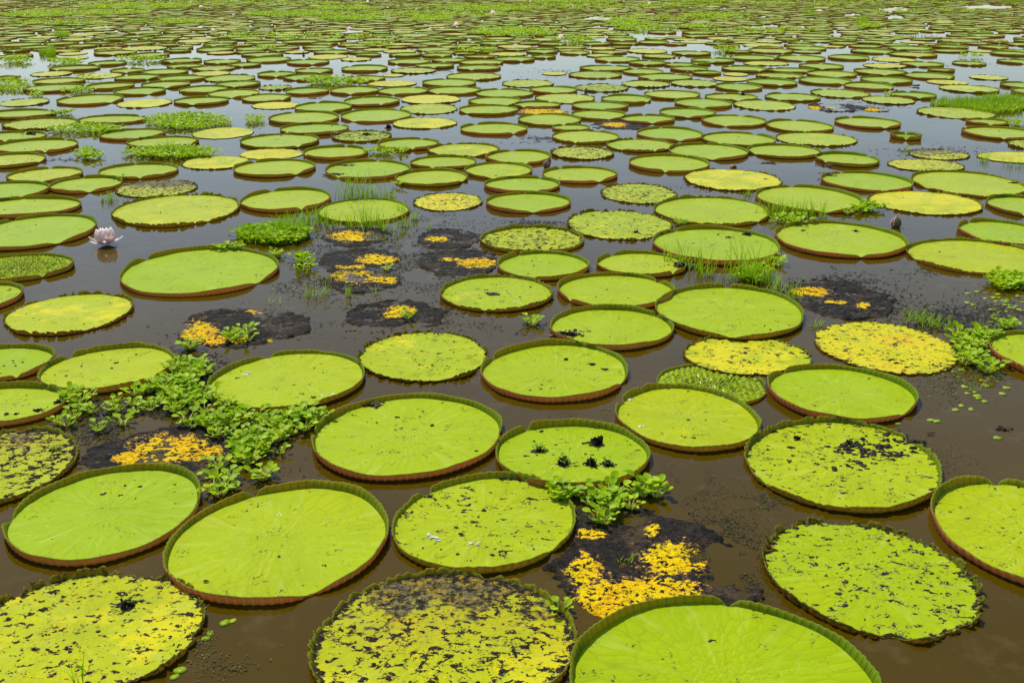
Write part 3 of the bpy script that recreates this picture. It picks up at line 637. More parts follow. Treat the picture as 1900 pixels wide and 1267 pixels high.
for tries in range(120000):
    y = rg.uniform(9, 118); x = rg.uniform(-1, 1)*(y*.62+6)
    u, v = proj(x, y, 0)
    R = rg.uniform(.42, .66)
    inframe = -40 < u < 1940
    if inframe and v > 99: continue
    if not inframe and v > 1: 
        if -170 < u < 2070 and v > 160: continue
        if rg.random() < .3: continue
    if in_gap(u, v): continue
    if tries > 90000: R *= .6
    if clash(x, y, R, .82 if y > 55 else .90 if y > 45 else .97): continue
    placed.setdefault(cell(x, y), []).append((x, y, R)); cnt += 1
    T = rg.choice(list('ggpplllllssjyyf')); yl, sp, rc, jag, h, dc = TYPES[T]
    yl = float(np.clip(yl+rg.normal(0, .08), 0, 1))
    carpet_pad(x, y, R, rg.uniform(.9, 1.1), yl, sp, rc, jag, h, dc, 28 if y < 60 else 18, HR*h*rg.uniform(.6, 1.0)*(.75 if y > 45 else 1))
print('carpet pads', cnt, 'individual', len(L))
tag(b.build('lily_pad_carpet', [M_BL, M_RO, M_RI]), 'dense carpet of countless small distant lily pads filling the top of the pond', 'lily pads', kind='stuff')

# ---------------------------------------------------------------- rotting pads lying in the water
ROT = """
322 570 570 645|365 615 38 18,400 632 22 9,478 577 20 4,505 632 8 4,440 630 20 6|blackened sunken pad with an orange-yellow left side beside a hyacinth tuft
150 430 795 905|320 832 72 24,360 838 50 16,255 850 45 12|sunken grey pad with golden middle below the left hyacinth mat
1000 1400 950 1178|1085 1060 28 30,1130 1110 60 35,1255 1035 62 30,1200 1095 95 24,1100 990 24 10,1210 985 12 12,1120 1140 50 20|large black and golden rotting pad in the lower centre right
1455 1662 517 592|1500 542 38 8,1600 567 14 5,1550 560 20 4|grey-black rotting pad with orange streak left of the right hyacinth patch
600 722 420 460|655 438 42 9|orange and black leaf remnant just in front of the grass-fringed pad
588 738 460 502|700 482 38 9,650 497 30 5|sunken leaf remnant, middle one of three stacked orange patches
596 750 494 542|660 512 46 11,712 520 25 5|sunken leaf remnant, front one of three stacked orange patches
765 925 462 512|885 488 38 9,840 481 20 4|orange streaked sunken leaf left of the smooth green centre pad
768 895 424 462|810 444 22 4|dark sunken leaf with a faint pink streak behind the orange streaked one
638 832 558 610|745 574 26 8,728 584 18 6|black sunken leaf with small orange spots and one hyacinth on it
1498 1604 190 209|1510 201 14 3,1545 199 14 3|dark rotten leaf scraps with orange bits, upper right water
1598 1652 199 209|1622 204 18 3|small orange leaf scrap in open water, upper right
1098 1200 224 244|1140 232 22 4|rotten orange and black leaf left of the bright pink-rimmed notched pad
955 1055 201 218|1010 208 45 5|orange rotten leaf sandwiched between two green pads, upper centre
"""
for k, ln in enumerate(ROT.strip().split('\n')):
    bx, bl, lab = ln.split('|'); x0, x1, y0, y1 = map(float, bx.split()); X, Y, R, K = solve(x0, x1, y0, y1, .01)
    n = 72 if Y < 12 else 48
    g = np.linspace(-1.12, 1.12, n); gx, gy = np.meshgrid(g, g); x = gx.ravel()*R; y = gy.ravel()*R*K
    rr = np.hypot(gx, gy).ravel() + .40*(fbm(x*2.5+k*7, y*2.5, 2)-.5) + .22*(fbm(x*9+k, y*11, 2)-.5) + .10*(vnoise(x*22+k, y*22)-.5)
    z = .006 + .030*(fbm(x*5+k, y*6, 3)-.5) + .024*(fbm(x*24+k, y*34, 2)-.45)
    z += .045*np.exp(-((rr-.95)/.05)**2)*np.clip(fbm(x*7, y*7+k)-.35, 0, 1)*1.2
    z = np.where(rr > 1.0, z-(rr-1.0)*.5, z)
    z -= .03*np.clip(fbm(x*1.5+3*k, y*1.5, 2)-.56, 0, 1)*3
    yw = np.zeros(len(x)); u, v = proj(X+x, Y+y, .01)
    for e in bl.split(','):
        a, c, ax, ay = map(float, e.split()); yw = np.maximum(yw, 1.05*np.exp(-(((u-a)/(ax*1.15))**2+((v-c)/(ay*1.15))**2)**1.4))
    z += .008*np.clip(yw, 0, .6)
    hid = np.zeros(len(x), bool)
    for p in L:
        if abs(p['Y']-Y) < 3: hid |= np.hypot(X+x-p['X'], (Y+y-p['Y'])/p['K']) < p['R']+.01
    fc = [[r*n+c, r*n+c+1, (r+1)*n+c+1, (r+1)*n+c] for r in range(n-1) for c in range(n-1) if rr[r*n+c] < 1.12 and not (hid[r*n+c] or hid[r*n+c+1] or hid[r*n+n+c])]
    b = Bag(); V = np.stack([x, y, z], 1); b.add(V, fc, 0, loc=seedloc(V, 0, 0, k+3), yw=yw)
    o = b.build('rotting_pad', [M_ROT]); o.location = (X, Y, 0); tag(o, lab, 'rotting pad', 'sunken rotting pads')

# ---------------------------------------------------------------- water hyacinth
def tube(b, pts, rads, mat, **a):
    m = 6; V = []
    for (x, y, z), r in zip(pts, rads):
        for q in range(m): V.append((x+r*math.cos(q*TAU/m), y+r*math.sin(q*TAU/m), z))
    b.add(V, grid_faces(m, len(pts)), mat, loc=np.array(V), **a)
def leaf(b, base, az, tilt, R, rg, lo=False):
    m = 7 if lo else 12
    V = [(0, 0, 0)]; rows = [.5, 1.] if not lo else [1.]
    for q in rows:
        for k in range(m):
            t = k*TAU/m; rr = R*q*(1+.10*math.cos(t)-.05*math.cos(2*t)+rg.uniform(-.04, .04))
            V.append((R*.75+rr*math.cos(t), rr*.92*math.sin(t), R*.32*q*q*(abs(math.sin(t))**1.3)+R*.05*math.cos(3*t)*q))
    V[0] = (R*.75, 0, 0)
    V = np.array(V); ct, st_ = math.cos(tilt), math.sin(tilt)
    x = V[:, 0]*ct - V[:, 2]*st_; z = V[:, 0]*st_ + V[:, 2]*ct; y = V[:, 1]
    ca, sa = math.cos(az), math.sin(az)
    W = np.stack([base[0]+x*ca-y*sa, base[1]+x*sa+y*ca, base[2]+z], 1)
    fc = [[0, 1+k, 1+(k+1) % m] for k in range(m)]
    if not lo: fc += [[1+k, 1+m+k, 1+m+(k+1) % m, 1+(k+1) % m] for k in range(m)]
    b.add(W, fc, 0, loc=W*1.0, tn=rg.random())
def rosette(bl, bs, ox, oy, sc, rg, lo=False):
    nl = int(rg.integers(6, 11)) if not lo else int(rg.integers(3, 6)); a0 = rg.random()*6
    for k in range(nl):
        az = a0 + k*2.4 + rg.uniform(-.3, .3); ln = sc*rg.uniform(.035, .085); out = ln*rg.uniform(.6, 1.3)
        tip = (ox+math.cos(az)*out, oy+math.sin(az)*out, ln*rg.uniform(.4, .9)+.008)
        if bs is not None:
            mdl = tuple((p*.4+q*.6) for p, q in zip((ox+math.cos(az)*.012, oy+math.sin(az)*.012, .01), tip))
            tube(bs, [(ox+math.cos(az)*.012, oy+math.sin(az)*.012, -.01), (ox+math.cos(az)*(.02+.3*out), oy+math.sin(az)*(.02+.3*out), .02*sc+.005), mdl, tip], [.006*sc, .013*sc, .006*sc, .003*sc], 0, tn=rg.random())
        leaf(bl, tip, az, rg.uniform(.0, .85), sc*rg.uniform(.017, .037), rg, lo)
protos = []
for k in range(6):
    r_ = empty('water_hyacinth', (0, 0, 0)); bl, bs = Bag(), Bag(); rg = np.random.default_rng(k+40)
    rosette(bl, bs, 0, 0, 1, rg); bl.build('leaves', [M_HY], r_); bs.build('stalks', [M_ST], r_); protos.append(r_)
used_p = set()
def put_hyacinth(x, y, sc, label, group):
    k = int(rng.integers(6)); rz = rng.random()*6
    if k not in used_p: used_p.add(k); o = protos[k]; o.location = (x, y, 0); o.rotation_euler = (0, 0, rz); o.scale = (sc,)*3
    else: o = copy_tree(protos[k], (x, y, 0), rz, sc)
    tag(o, label, 'water hyacinth', group)
def on_pad(x, y, m=.0):
    for p in L:
        if abs(p['Y']-y) < 1.3 and math.hypot(x-p['X'], (y-p['Y'])/p['K']) < p['R']+m: return p
    return None
A_ = 'hyacinth rosette in the upper part of the left mat, between two yellow-green pads'
HY = [(344, 695, 46, 28, 26, A_), (317, 728, 70, 18, 24, 'hyacinth rosette in the part of the mat below the yellow-green pad with a gap'), (388, 765, 72, 35, 34, 'hyacinth rosette in the middle of the dense left mat, below the orange-rimmed pad'), (472, 798, 78, 36, 34, 'hyacinth rosette in the lower right part of the dense left mat'), (556, 780, 45, 22, 16, 'hyacinth rosette where the left mat meets the red-ribbed pad'), (489, 842, 52, 14, 9, 'hyacinth rosette on the front edge of the dense left mat'), (452, 853, 16, 12, 4, 'hyacinth rosette at the lower tip of the left mat beside the golden leaf'),
 (240, 757, 55, 12, 10, 'hyacinth rosette in the loose strip leading left from the dense mat'),
 (405, 897, 25, 30, 9, 'hyacinth rosette in the tail of plants above the two bottom left pads'), (485, 886, 15, 6, 3, 'hyacinth rosette floating alone behind the big lime pad'),
 (445, 628, 18, 18, 7, 'hyacinth rosette on the rim of the blackened orange-sided pad'), (350, 645, 12, 8, 3, 'hyacinth rosette at the front left of the blackened pad'),
 (150, 762, 25, 20, 8, 'hyacinth rosette beside the pad with four black crumbs'), (185, 796, 6, 4, 1, 'single hyacinth rosette above the sunken grey pad'), (229, 789, 6, 4, 1, 'single hyacinth rosette left of the mat above golden leaf'),
 (128, 735, 14, 5, 3, 'purplish hyacinth rosette at the right rim of the crumb pad'), (115, 790, 10, 5, 2, 'small hyacinth rosette behind the blotched left pad'),
 (1065, 917, 38, 14, 9, 'hyacinth rosette under the pad with dead clumps'), (1135, 932, 48, 17, 13, 'hyacinth rosette in the patch behind the black and golden rotting pad'), (1120, 966, 12, 8, 3, 'hyacinth rosette dangling onto the black and golden pad'),
 (1200, 912, 28, 12, 8, 'hyacinth rosette at the right end of the lower centre patch'),
 (994, 601, 14, 5, 3, 'hyacinth rosette drifting left of the weed-covered lime pad'), (751, 590, 6, 4, 2, 'hyacinth rosette on the black sunken leaf with orange spots'), (722, 502, 5, 3, 1, 'lone hyacinth rosette right of the stacked orange patches'),
 (562, 494, 14, 15, 8, 'small hyacinth rosette off the right rim of the largest left pad'), (520, 473, 11, 8, 4, 'small hyacinth rosette touching the largest left pad'),
 (1812, 634, 46, 17, 26, 'hyacinth rosette in the patch beside the golden yellow pad'), (1790, 664, 28, 18, 13, 'hyacinth rosette in the lower left of the patch by the golden yellow pad'), (1838, 683, 16, 10, 5, 'hyacinth rosette at the foot of the right patch'), (1872, 606, 16, 6, 4, 'hyacinth rosette just behind the red-rimmed right edge pad'),
 (1866, 526, 36, 15, 20, 'hyacinth rosette in the clump at the right edge below yellow-green pad'),
 (1465, 412, 34, 8, 11, 'hyacinth rosette between the grassy pad and the broad red-rimmed pad'), (1572, 397, 9, 5, 3, 'hyacinth rosette in front of the grassy pad right end'), (1605, 389, 30, 9, 14, 'hyacinth rosette left of the lemon yellow pad'),
 (1398, 514, 24, 14, 12, 'hyacinth rosette among tall grass in front of the large littered pad'), (1446, 489, 10, 6, 4, 'hyacinth rosette at the right front of the large littered pad'), (1257, 416, 12, 6, 4, 'hyacinth rosette beside the toothed ragged pad')]
HY_FAR = [e for e in HY if e[1] < 545 and e[4] > 6]; HY = [e for e in HY if e not in HY_FAR]
print('rosettes', sum(e[4] for e in HY))
for cx, cy, rx, ry, num, lab in HY:
    k = 0; tr = 0
    while k < num and tr < num*30:
        tr += 1; a = rng.random()*TAU; q = math.sqrt(rng.random()); u, v = cx+rx*q*math.cos(a), cy+ry*q*math.sin(a)
        x, y = at(u, v)
        if on_pad(x, y, .015): continue
        put_hyacinth(x, y, rng.uniform(.62, 1.05), lab, lab.replace('rosette', 'rosettes', 1)); k += 1
# far drifts read as one mass
FARM = [(e[0], e[1], e[2], e[3], int(e[4]*1.6)) for e in HY_FAR] + [(348, 228, 78, 15, 260), (158, 243, 70, 8, 110), (320, 287, 88, 10, 190), (165, 290, 25, 9, 35), (108, 212, 28, 4, 40), (474, 226, 15, 6, 22), (720, 284, 38, 6, 30), (754, 345, 22, 5, 14), (505, 440, 62, 15, 150), (235, 332, 15, 5, 8),
 (140, 170, 36, 4, 50), (25, 163, 38, 9, 90), (67, 178, 12, 5, 15), (955, 62, 78, 7, 420), (1065, 77, 40, 5, 110), (1200, 55, 60, 5, 160), (1345, 95, 22, 5, 45), (30, 116, 30, 5, 50), (125, 118, 32, 5, 70), (260, 113, 45, 4, 70), (170, 146, 22, 4, 25),
 (150, 25, 130, 5, 460), (250, 14, 110, 4, 420), (540, 28, 85, 5, 380), (640, 17, 60, 4, 260), (900, 18, 90, 4, 320), (650, 36, 60, 4, 240), (1165, 45, 40, 5, 170), (800, 37, 40, 4, 150), (60, 30, 60, 4, 200), (1330, 30, 60, 3, 160), (1060, 5, 90, 3, 260), (1300, 3, 60, 2, 120),
 (340, 42, 50, 3, 120), (1290, 52, 30, 3, 60), (880, 95, 40, 4, 40), (630, 155, 60, 6, 80), (1660, 180, 25, 5, 30), (1830, 205, 60, 6, 60), (1705, 283, 40, 4, 20), (1880, 230, 20, 6, 20), (700, 86, 30, 3, 30), (490, 92, 20, 3, 20), (1800, 107, 25, 3, 20), (430, 465, 20, 4, 10), (1610, 50, 25, 4, 60), (400, 8, 300, 4, 500), (1000, 14, 300, 5, 500), (1500, 8, 300, 4, 320), (780, 28, 200, 5, 320), (1250, 35, 160, 5, 200), (100, 44, 100, 4, 160), (1700, 22, 160, 4, 120), (1400, 60, 120, 5, 120), (560, 70, 160, 6, 120)]
b = Bag(); rg = np.random.default_rng(5)
for cx, cy, rx, ry, num in FARM:
    if 150 < cy < 300: num = int(num*1.9)
    elif cy < 60: num = int(num*1.2)
    for k in range(num):
        a = rg.random()*TAU; q = math.sqrt(rg.random()); u, v = cx+rx*q*math.cos(a), cy+ry*q*math.sin(a)
        x, y = at(u, v)
        pp = on_pad(x, y, .0)
        if pp is not None and y < 33: continue
        if y > 40: y += rg.uniform(-.3, .3)
        rosette(b, None, x, y, rg.uniform(.8, 1.2)*(1.0 if y < 30 else 1.5), rg, lo=y > 16)
tag(b.build('hyacinth_drifts', [M_HY]), 'drifting mats of bright green water hyacinth between the distant pads', 'water plants', kind='stuff')

# ---------------------------------------------------------------- grass
def blade_geo(b, x, y, z, hgt, az, bend, wd, rg):
    n = 5; V = []; ca, sa = math.cos(az), math.sin(az)
    for k in range(n+1):
        s = k/n; out = bend*hgt*s*s; zz = z + hgt*s*(1-.25*bend*s); w_ = wd*(1-s)**.7*.5+.0004
        V += [(x+ca*out-sa*w_, y+sa*out+ca*w_, zz), (x+ca*out+sa*w_, y+sa*out-ca*w_, zz)]
    b.add(V, [[2*k, 2*k+1, 2*k+3, 2*k+2] for k in range(n)], 0, loc=np.array(V), tn=rg.random())
TUFT = [(655, 369, .42, 60, 'tallest tuft of grass standing in the water behind the grass-fringed pad'), (698, 369, .28, 26, 'grass tuft right of the tallest tuft'), (680, 366, .2, 14, 'thin grass sprigs between the two taller tufts'), (722, 368, .2, 14, 'grass tuft left of the weedy olive pad'),
 (745, 392, .2, 12, 'grass sprigs at the back right of the grass-fringed pad'), (592, 416, .3, 26, 'grass tuft at the left front of the grass-fringed pad'), (575, 408, .26, 20, 'grass tuft left of the grass-fringed pad'), (615, 420, .2, 16, 'low grass under the left front of the fringed pad'),
 (640, 421, .2, 12, 'sparse grass before the fringed pad, second from its left'), (672, 424, .34, 30, 'tall grass tuft leaning over the middle of the fringed pad'), (700, 424, .32, 26, 'grass tuft at the right front of the fringed pad'), (722, 430, .22, 16, 'grass tuft below the right front of the fringed pad'),
 (748, 420, .25, 14, 'grass tuft at the right end of the fringed pad'), (770, 408, .2, 12, 'grass sprigs between the fringed pad and flat orange pad'), (797, 424, .14, 8, 'small sprig right of the fringed pad'), (746, 436, .1, 6, 'tiny sprig below the fringed pad'), (842, 414, .1, 3, 'single thin stalk in open water at centre'),
 (205, 372, .16, 26, 'low grass tuft at the left end of the rotten brown pad'),
 (1432, 396, .28, 24, 'grass tuft at the left front of the grassy right pad'), (1452, 399, .26, 22, 'grass tuft second from left before the grassy right pad'), (1474, 401, .3, 24, 'tall grass tuft at the middle front of the grassy right pad'), (1496, 400, .24, 20, 'grass tuft right of the middle before the grassy right pad'), (1524, 404, .26, 14, 'grass tuft at the heart notch of the grassy right pad'),
 (1388, 362, .14, 16, 'short grass tuft behind the wide yellow-green pad'), (1240, 484, .24, 10, 'thin grass at the left front of the large littered pad'), (1268, 490, .3, 14, 'tall thin grass leaning over the large littered pad'), (1292, 500, .3, 22, 'grass tuft at the front of the large littered pad'), (1310, 512, .24, 20, 'grass tuft in water left of the leafy clump'),
 (1392, 516, .45, 60, 'big grass tuft rising from the leafy clump in front of the littered pad'), (1372, 520, .26, 24, 'grass on the left side of the leafy clump'), (1412, 526, .28, 26, 'grass on the right side of the leafy clump'), (1444, 542, .26, 20, 'spiky grass tuft right of the leafy clump'), (1476, 554, .2, 14, 'spiky grass tuft beside the grey-black rotting pad'),
 (580, 551, .16, 12, 'small drooping grass sprig in open water, leftmost of the row'), (606, 547, .18, 6, 'thin grass sprig, second of the row in open water'), (648, 548, .17, 8, 'thin grass sprig, third of the row in open water'), (696, 546, .12, 4, 'short stalk at the right end of the sprig row'), (610, 524, .12, 6, 'grass sprig on the left of the front orange patch'), (632, 516, .12, 5, 'grass sprig on the front orange patch'), (505, 564, .1, 5, 'tiny sprig behind the blackened orange-sided pad'),
 (1692, 594, .16, 20, 'low grass at the back left of the golden yellow pad'), (1712, 600, .15, 20, 'low grass behind the golden yellow pad, second clump'), (1732, 606, .15, 20, 'low grass behind the golden yellow pad, third clump'), (1750, 611, .14, 16, 'low grass where golden pad meets the hyacinth patch'), (1512, 606, .12, 8, 'small sprig left of the golden yellow pad'), (1828, 628, .2, 8, 'thin grass standing in the right hyacinth patch'), (1810, 725, .16, 4, 'lone thin blades among the floating leaflets'),
 (1826, 300, .2, 16, 'grass tuft left of the yellow right edge pad'), (1869, 308, .2, 8, 'thin sprig before the yellow right edge pad'), (1892, 310, .16, 8, 'small sprig at the right edge before the yellow pad'),
 (310, 283, .3, 24, 'grass tuft rising from the left hyacinth drift'), (150, 1262, .2, 4, 'thin grass stalks growing through the bottom left corner pad'), (1155, 1045, .1, 6, 'tiny sprig on the black and golden rotting pad')]
for u, v, hg, num, lab in TUFT:
    x, y = at(u, v); b = Bag(); rg = np.random.default_rng(int(u*7+v)); sp = .018+.0016*num
    for k in range(int(num*1.5)): blade_geo(b, rg.normal(0, sp*1.3), rg.normal(0, sp), -.02, hg*1.15*rg.uniform(.5, 1.1), rg.random()*TAU, rg.uniform(.1, .9), .010, rg)
    o = b.build('grass_tuft', [M_GR]); o.location = (x, y, 0); tag(o, lab, 'grass', 'grass tufts in the pond')
b = Bag(); rg = np.random.default_rng(8)
for cx, cy, rx, ry, num, hg in [(505, 440, 66, 15, 1300, .17), (540, 430, 35, 10, 300, .28), (1800, 195, 75, 9, 1500, .2), (1850, 200, 60, 12, 1100, .22), (1860, 188, 40, 5, 500, .25), (88, 102, 16, 4, 250, .3), (115, 68, 14, 3, 150, .4), (270, 42, 40, 3, 300, .3), (540, 26, 80, 4, 500, .3), (1600, 42, 12, 4, 150, .45), (1500, 25, 16, 4, 150, .4), (340, 285, 30, 8, 260, .16), (95, 98, 8, 4, 120, .35), (1700, 68, 40, 3, 60, .25), (1880, 4, 30, 4, 200, .35)]:
    for k in range(num):
        a = rg.random()*TAU; q = math.sqrt(rg.random()); x, y = at(cx+rx*q*math.cos(a), cy+ry*q*math.sin(a))
        blade_geo(b, x, y, -.02, hg*rg.uniform(.5, 1.1), rg.random()*TAU, rg.uniform(.1, .8), .010 if y < 20 else .016, rg)
tag(b.build('grass_beds', [M_GR]), 'beds of bright green grass growing from the water between pads', 'grass', kind='stuff')

# ---------------------------------------------------------------- floating leaflets
fl = []
for k in range(4):
    b = Bag(); rg = np.random.default_rng(k+70); m = 14
    V = [(0, 0, .004)] + [(.027*(1+.1*rg.random())*math.cos(t), .023*math.sin(t), .005+.0015*math.cos(3*t)) for t in np.arange(m)/m*TAU]
    V += [(x*.97, y*.97, -.004) for x, y, z in V[1:]]
    b.add(V, [[0, 1+i, 1+(i+1) % m] for i in range(m)] + [[1+i, 1+m+i, 1+m+(i+1) % m, 1+(i+1) % m] for i in range(m)], 0, loc=np.array(V)*8, tn=rg.random())
    fl.append(b.build('floating_leaflet', [M_FL]))
pts = [(1785, 687), (1790, 718), (1795, 730), (1808, 728), (1813, 735), (1816, 739), (1827, 745), (1830, 716), (1860, 731), (1784, 753), (1773, 761), (1802, 760), (1727, 780), (1738, 782), (1851, 813), (1666, 786), (1856, 702), (1770, 690), (1822, 706), (1836, 690), (1778, 700), (1762, 655), (1840, 660), (1868, 720), (1750, 640)]
pts2 = [(1796, 545), (1812, 542), (1865, 566), (1857, 578), (1845, 553)] + [(1868+rng.normal(0, 22), 572+rng.normal(0, 14)) for _ in range(34)]
pts3 = [(417, 1156), (432, 1152), (391, 1175), (382, 1185), (366, 1201), (334, 1244), (324, 1256)]
used_f = set()
for grp, pl in (('yellow-green leaflet floating below the right hyacinth patch', pts), ('small leaflet in the scatter behind the red-rimmed right edge pad', pts2), ('round leaflet floating right of the speckled bottom left corner pad', pts3)):
    for u, v in pl:
        if u > 1899: continue
        x, y = at(u, v)
        if on_pad(x, y, .03): continue
        k = int(rng.integers(4))
        if k in used_f: o = fl[k].copy(); C.objects.link(o)
        else: o = fl[k]; used_f.add(k)
        o.location = (x, y, 0); o.rotation_euler = (0, 0, rng.random()*6); o.scale = (rng.uniform(.8, 1.25),)*3
        tag(o, grp, 'leaf', grp.replace('leaflet', 'leaflets', 1))

# ---------------------------------------------------------------- flowers and buds
def petal(b, R, ln, tilt, az, z0, curl, tn, wd=.5):
    n = 7; m = 5; V = []
    for i in range(n+1):
        s = i/n; wdt = wd*ln*math.sin(math.pi*min(1, s*.93+.06))**.75*(1-.2*s)
        ang = tilt + curl*s; 
        for j in range(m+1):
            q = (j/m-.5)*2; V.append((0, q*wdt*.5, 0, s, ang, q))
    pts = []; px = [R]; pz = [z0]
    for i in range(1, n+1):
        a = tilt + curl*(i-.5)/n; px.append(px[-1]+ln/n*math.cos(a)); pz.append(pz[-1]+ln/n*math.sin(a))
    for idx, (_, yy, _, s, ang, q) in enumerate(V):
        i = idx//(m+1); cupd = abs(q)**2*wd*ln*.16
        x = px[i]-cupd*math.sin(ang)*(1 if ang < math.pi else 1); z = pz[i]+cupd*math.cos(ang)
        ca, sa = math.cos(az), math.sin(az); pts.append((x*ca-yy*sa, x*sa+yy*ca, z))
    fc = [[i*(m+1)+j, i*(m+1)+j+1, (i+1)*(m+1)+j+1, (i+1)*(m+1)+j] for i in range(n) for j in range(m)]
    tv = np.repeat(np.linspace(tn, tn*.35, n+1), m+1)
    b.add(pts, fc, 0, loc=np.array(pts), tn=tv)
fx, fy = at(197, 455)
r = empty('water_lily_flower', (fx, fy, 0), sc=1.35); r.rotation_euler = (0, 0, .3); rg = np.random.default_rng(3)
for k in range(7):
    b = Bag(); petal(b, .02, .15, .12+.2*rg.random(), k*TAU/7+.2, .012, .45, .12, .36); b.build('outer_petal', [M_PE], r)
b = Bag()
for lay, (cnt_, R0, tl, cu, ln) in enumerate([(9, .035, .42, 1.75, .175), (8, .03, .6, 1.65, .165), (6, .02, .8, 1.5, .15)]):
    for k in range(cnt_): petal(b, R0, ln*rg.uniform(.92, 1.05), tl, k*TAU/cnt_+lay*.35, .01, cu, .18 if lay == 0 else .08, .80)
b.build('petal_cup', [M_PE], r)
tag(r, 'pale pink water lily flower floating left, beside the notched edge pad', 'flower')
for u, v, sc, lab in [(373, 18, 1.1, 'tiny white flower near the top, left'), (914, 30, 1.35, 'brightest white flower near the top, centre'), (846, 52, 1.1, 'pale flower left of and below the brightest white one'), (648, 60, 1.0, 'pinkish flower near the top, left of centre'), (1040, 77, 1.2, 'white flower at the right end of the big bright hyacinth mat'),
                      (1204, 12, 1.1, 'white flower near the top, right of centre'), (651, 4, 1.0, 'white flower at the very top left of centre')]:
    b = Bag(); x, y = at(u, v); rg = np.random.default_rng(int(u))
    for lay, (cnt_, tl, ln) in enumerate([(7, .3, .15), (7, .8, .15), (6, 1.2, .13)]):
        for k in range(cnt_): petal(b, .02, ln, tl, k*TAU/cnt_+lay*.4, .03+.02*lay, .4, .1 if lay else .25, .5)
    o = b.build('water_lily_flower', [M_PE]); o.location = (x, y, .05); o.scale = (sc*1.0,)*3; tag(o, lab, 'flower', 'distant water lily flowers')
def ovoid(b, rx, hz, z0, n=16, m=10, lump=.0, **a):
    V = []
    for i in range(m+1):
        s = i/m; rr = rx*math.sin(math.pi*s)**.75*(1.08-.25*s)
        for k in range(n):
            t = k*TAU/n; q = rr*(1+.05*math.cos(4*t))*(1+lump*(vnoise(np.array(k*.9), np.array(i*.9))-.5)); V.append((q*math.cos(t), q*math.sin(t), z0+hz*s))
    b.add(V, grid_faces(n, m+1), 0, **a)
for u, v, rx, hz, lab in [(1662, 422, .075, .19, 'large striped green-brown flower bud standing in the water, right'), (1014, 312, .062, .18, 'upright striped bud at centre, left of the vivid pink-rimmed pad'), (1087, 172, .05, .15, 'small grey-green bud in the upper centre, before a ragged pad'),
                          (1663, 170, .055, .09, 'rounded brown bud beside the upper right red-rimmed pad'), (1361, 311, .06, .09, 'low brown bud behind the crinkle-edged yellow pad'), (1275, 139, .05, .15, 'pale bud leaning on a distant pad, upper right centre'), (1445, 49, .05, .17, 'dark distant bud near the top, right of centre'), (288, 98, .05, .14, 'dark bud on a distant pad, left'), (563, 102, .05, .14, 'small bud in a distant water gap, left of centre'), (1260, 108, .04, .08, 'tiny pink bud by a distant notched pad, right of centre')]:
    x, y = at(u, v); b = Bag(); ovoid(b, rx, hz, -.03); r = empty('flower_bud', (x, y, 0), 0); b.build('bud_body', [M_BUD], r)
    b = Bag()
    for k in range(4):
        t0 = k*TAU/4+.4; V = []
        for i in range(11):
            s = i/10; rr = rx*math.sin(math.pi*s)**.75*(1.08-.25*s)*1.06+.001
            for dt in (-.09, .09): V.append((rr*math.cos(t0+dt), rr*math.sin(t0+dt), -.03+hz*s))
        b.add(V, [[2*i, 2*i+1, 2*i+3, 2*i+2] for i in range(10)], 0, loc=np.array(V), tn=.8)
    b.build('petal_edge', [M_PE], r); r.rotation_euler = (rng.uniform(-.12, .12), rng.uniform(-.12, .12), rng.random()*3)
    tag(r, lab, 'flower bud', 'lily buds')

# ---------------------------------------------------------------- dead clumps, weeds and litter
def crumb(b, x, y, z, s, rg):
    for q_ in range(int(rg.integers(1, 4))):
        n = 7; V = []; ox, oy = (rg.normal(0, s*.8), rg.normal(0, s*.6)) if q_ else (0, 0)
        sx, sy_, sz = s*rg.uniform(.5, 1.3), s*rg.uniform(.35, .9), s*rg.uniform(.15, .6)
        for i, (q, zz) in enumerate(((1, 0), (.8, .6), (.3, 1))):
            for k in range(n):
                t = k*TAU/n+q_; w_ = rg.uniform(.4, 1.35); V.append((x+ox+sx*q*w_*math.cos(t), y+oy+sy_*q*w_*math.sin(t), z-.002+sz*zz*rg.uniform(.7, 1.2)))
        b.add(V, grid_faces(n, 3).tolist() + [[14+k for k in range(n)]], 0)
def clump(u, v, size, hgt, lab, live=0, z=.012, num=26, nm='dead_plant_clump', mat=None, long=1.0):
    x, y = at(u, v, z); r_ = empty(nm, (x, y, z)) if live else None
    b = Bag(); rg = np.random.default_rng(int(u*3+v))
    for k in range(num):
        a = rg.random()*TAU; q = size*abs(rg.normal(0, .45)); cx, cy = q*math.cos(a)*long, q*math.sin(a)
        crumb(b, cx, cy, 0, size*rg.uniform(.12, .32), rg)
    for k in range(num):
        a = rg.random()*TAU; l = size*rg.uniform(.4, 1.0); p0 = np.array([rg.normal(0, size*.25)*long, rg.normal(0, size*.2), .0]); hz = hgt*rg.uniform(.05, .7)
        w_ = size*rg.uniform(.08, .22); d = np.array([math.cos(a)*l*.5, math.sin(a)*l*.5, hz]); sd = np.array([-math.sin(a)*w_, math.cos(a)*w_, 0])
        m_ = p0+d*.6+np.array([0, 0, hz*.2])
        b.add([p0-sd, p0+sd, m_+sd*1.2, m_-sd*1.2, p0+d], [[0, 1, 2, 3], [3, 2, 4]], 0)
    o = b.build(nm if not live else 'dead_leaves', [mat or M_DK], r_)
    if live:
        bl, bs = Bag(), Bag(); rosette(bl, bs, size*.15, size*.2, .55*live, rg); bl.build('leaves', [M_HY], r_); bs.build('stalks', [M_ST], r_); o = r_
    else: o.location = (x, y, z)
    tag(o, lab, 'plant debris'); return o
clump(1105, 824, .07, .10, 'tall black dead leaf fan at the back of the clump-laden pad', 0)
clump(1000, 836, .06, .05, 'black clump with green leaves, leftmost on the clump-laden pad', 1.0)
clump(1045, 860, .075, .06, 'leafy black clump at the middle of the clump-laden pad', 1.1)
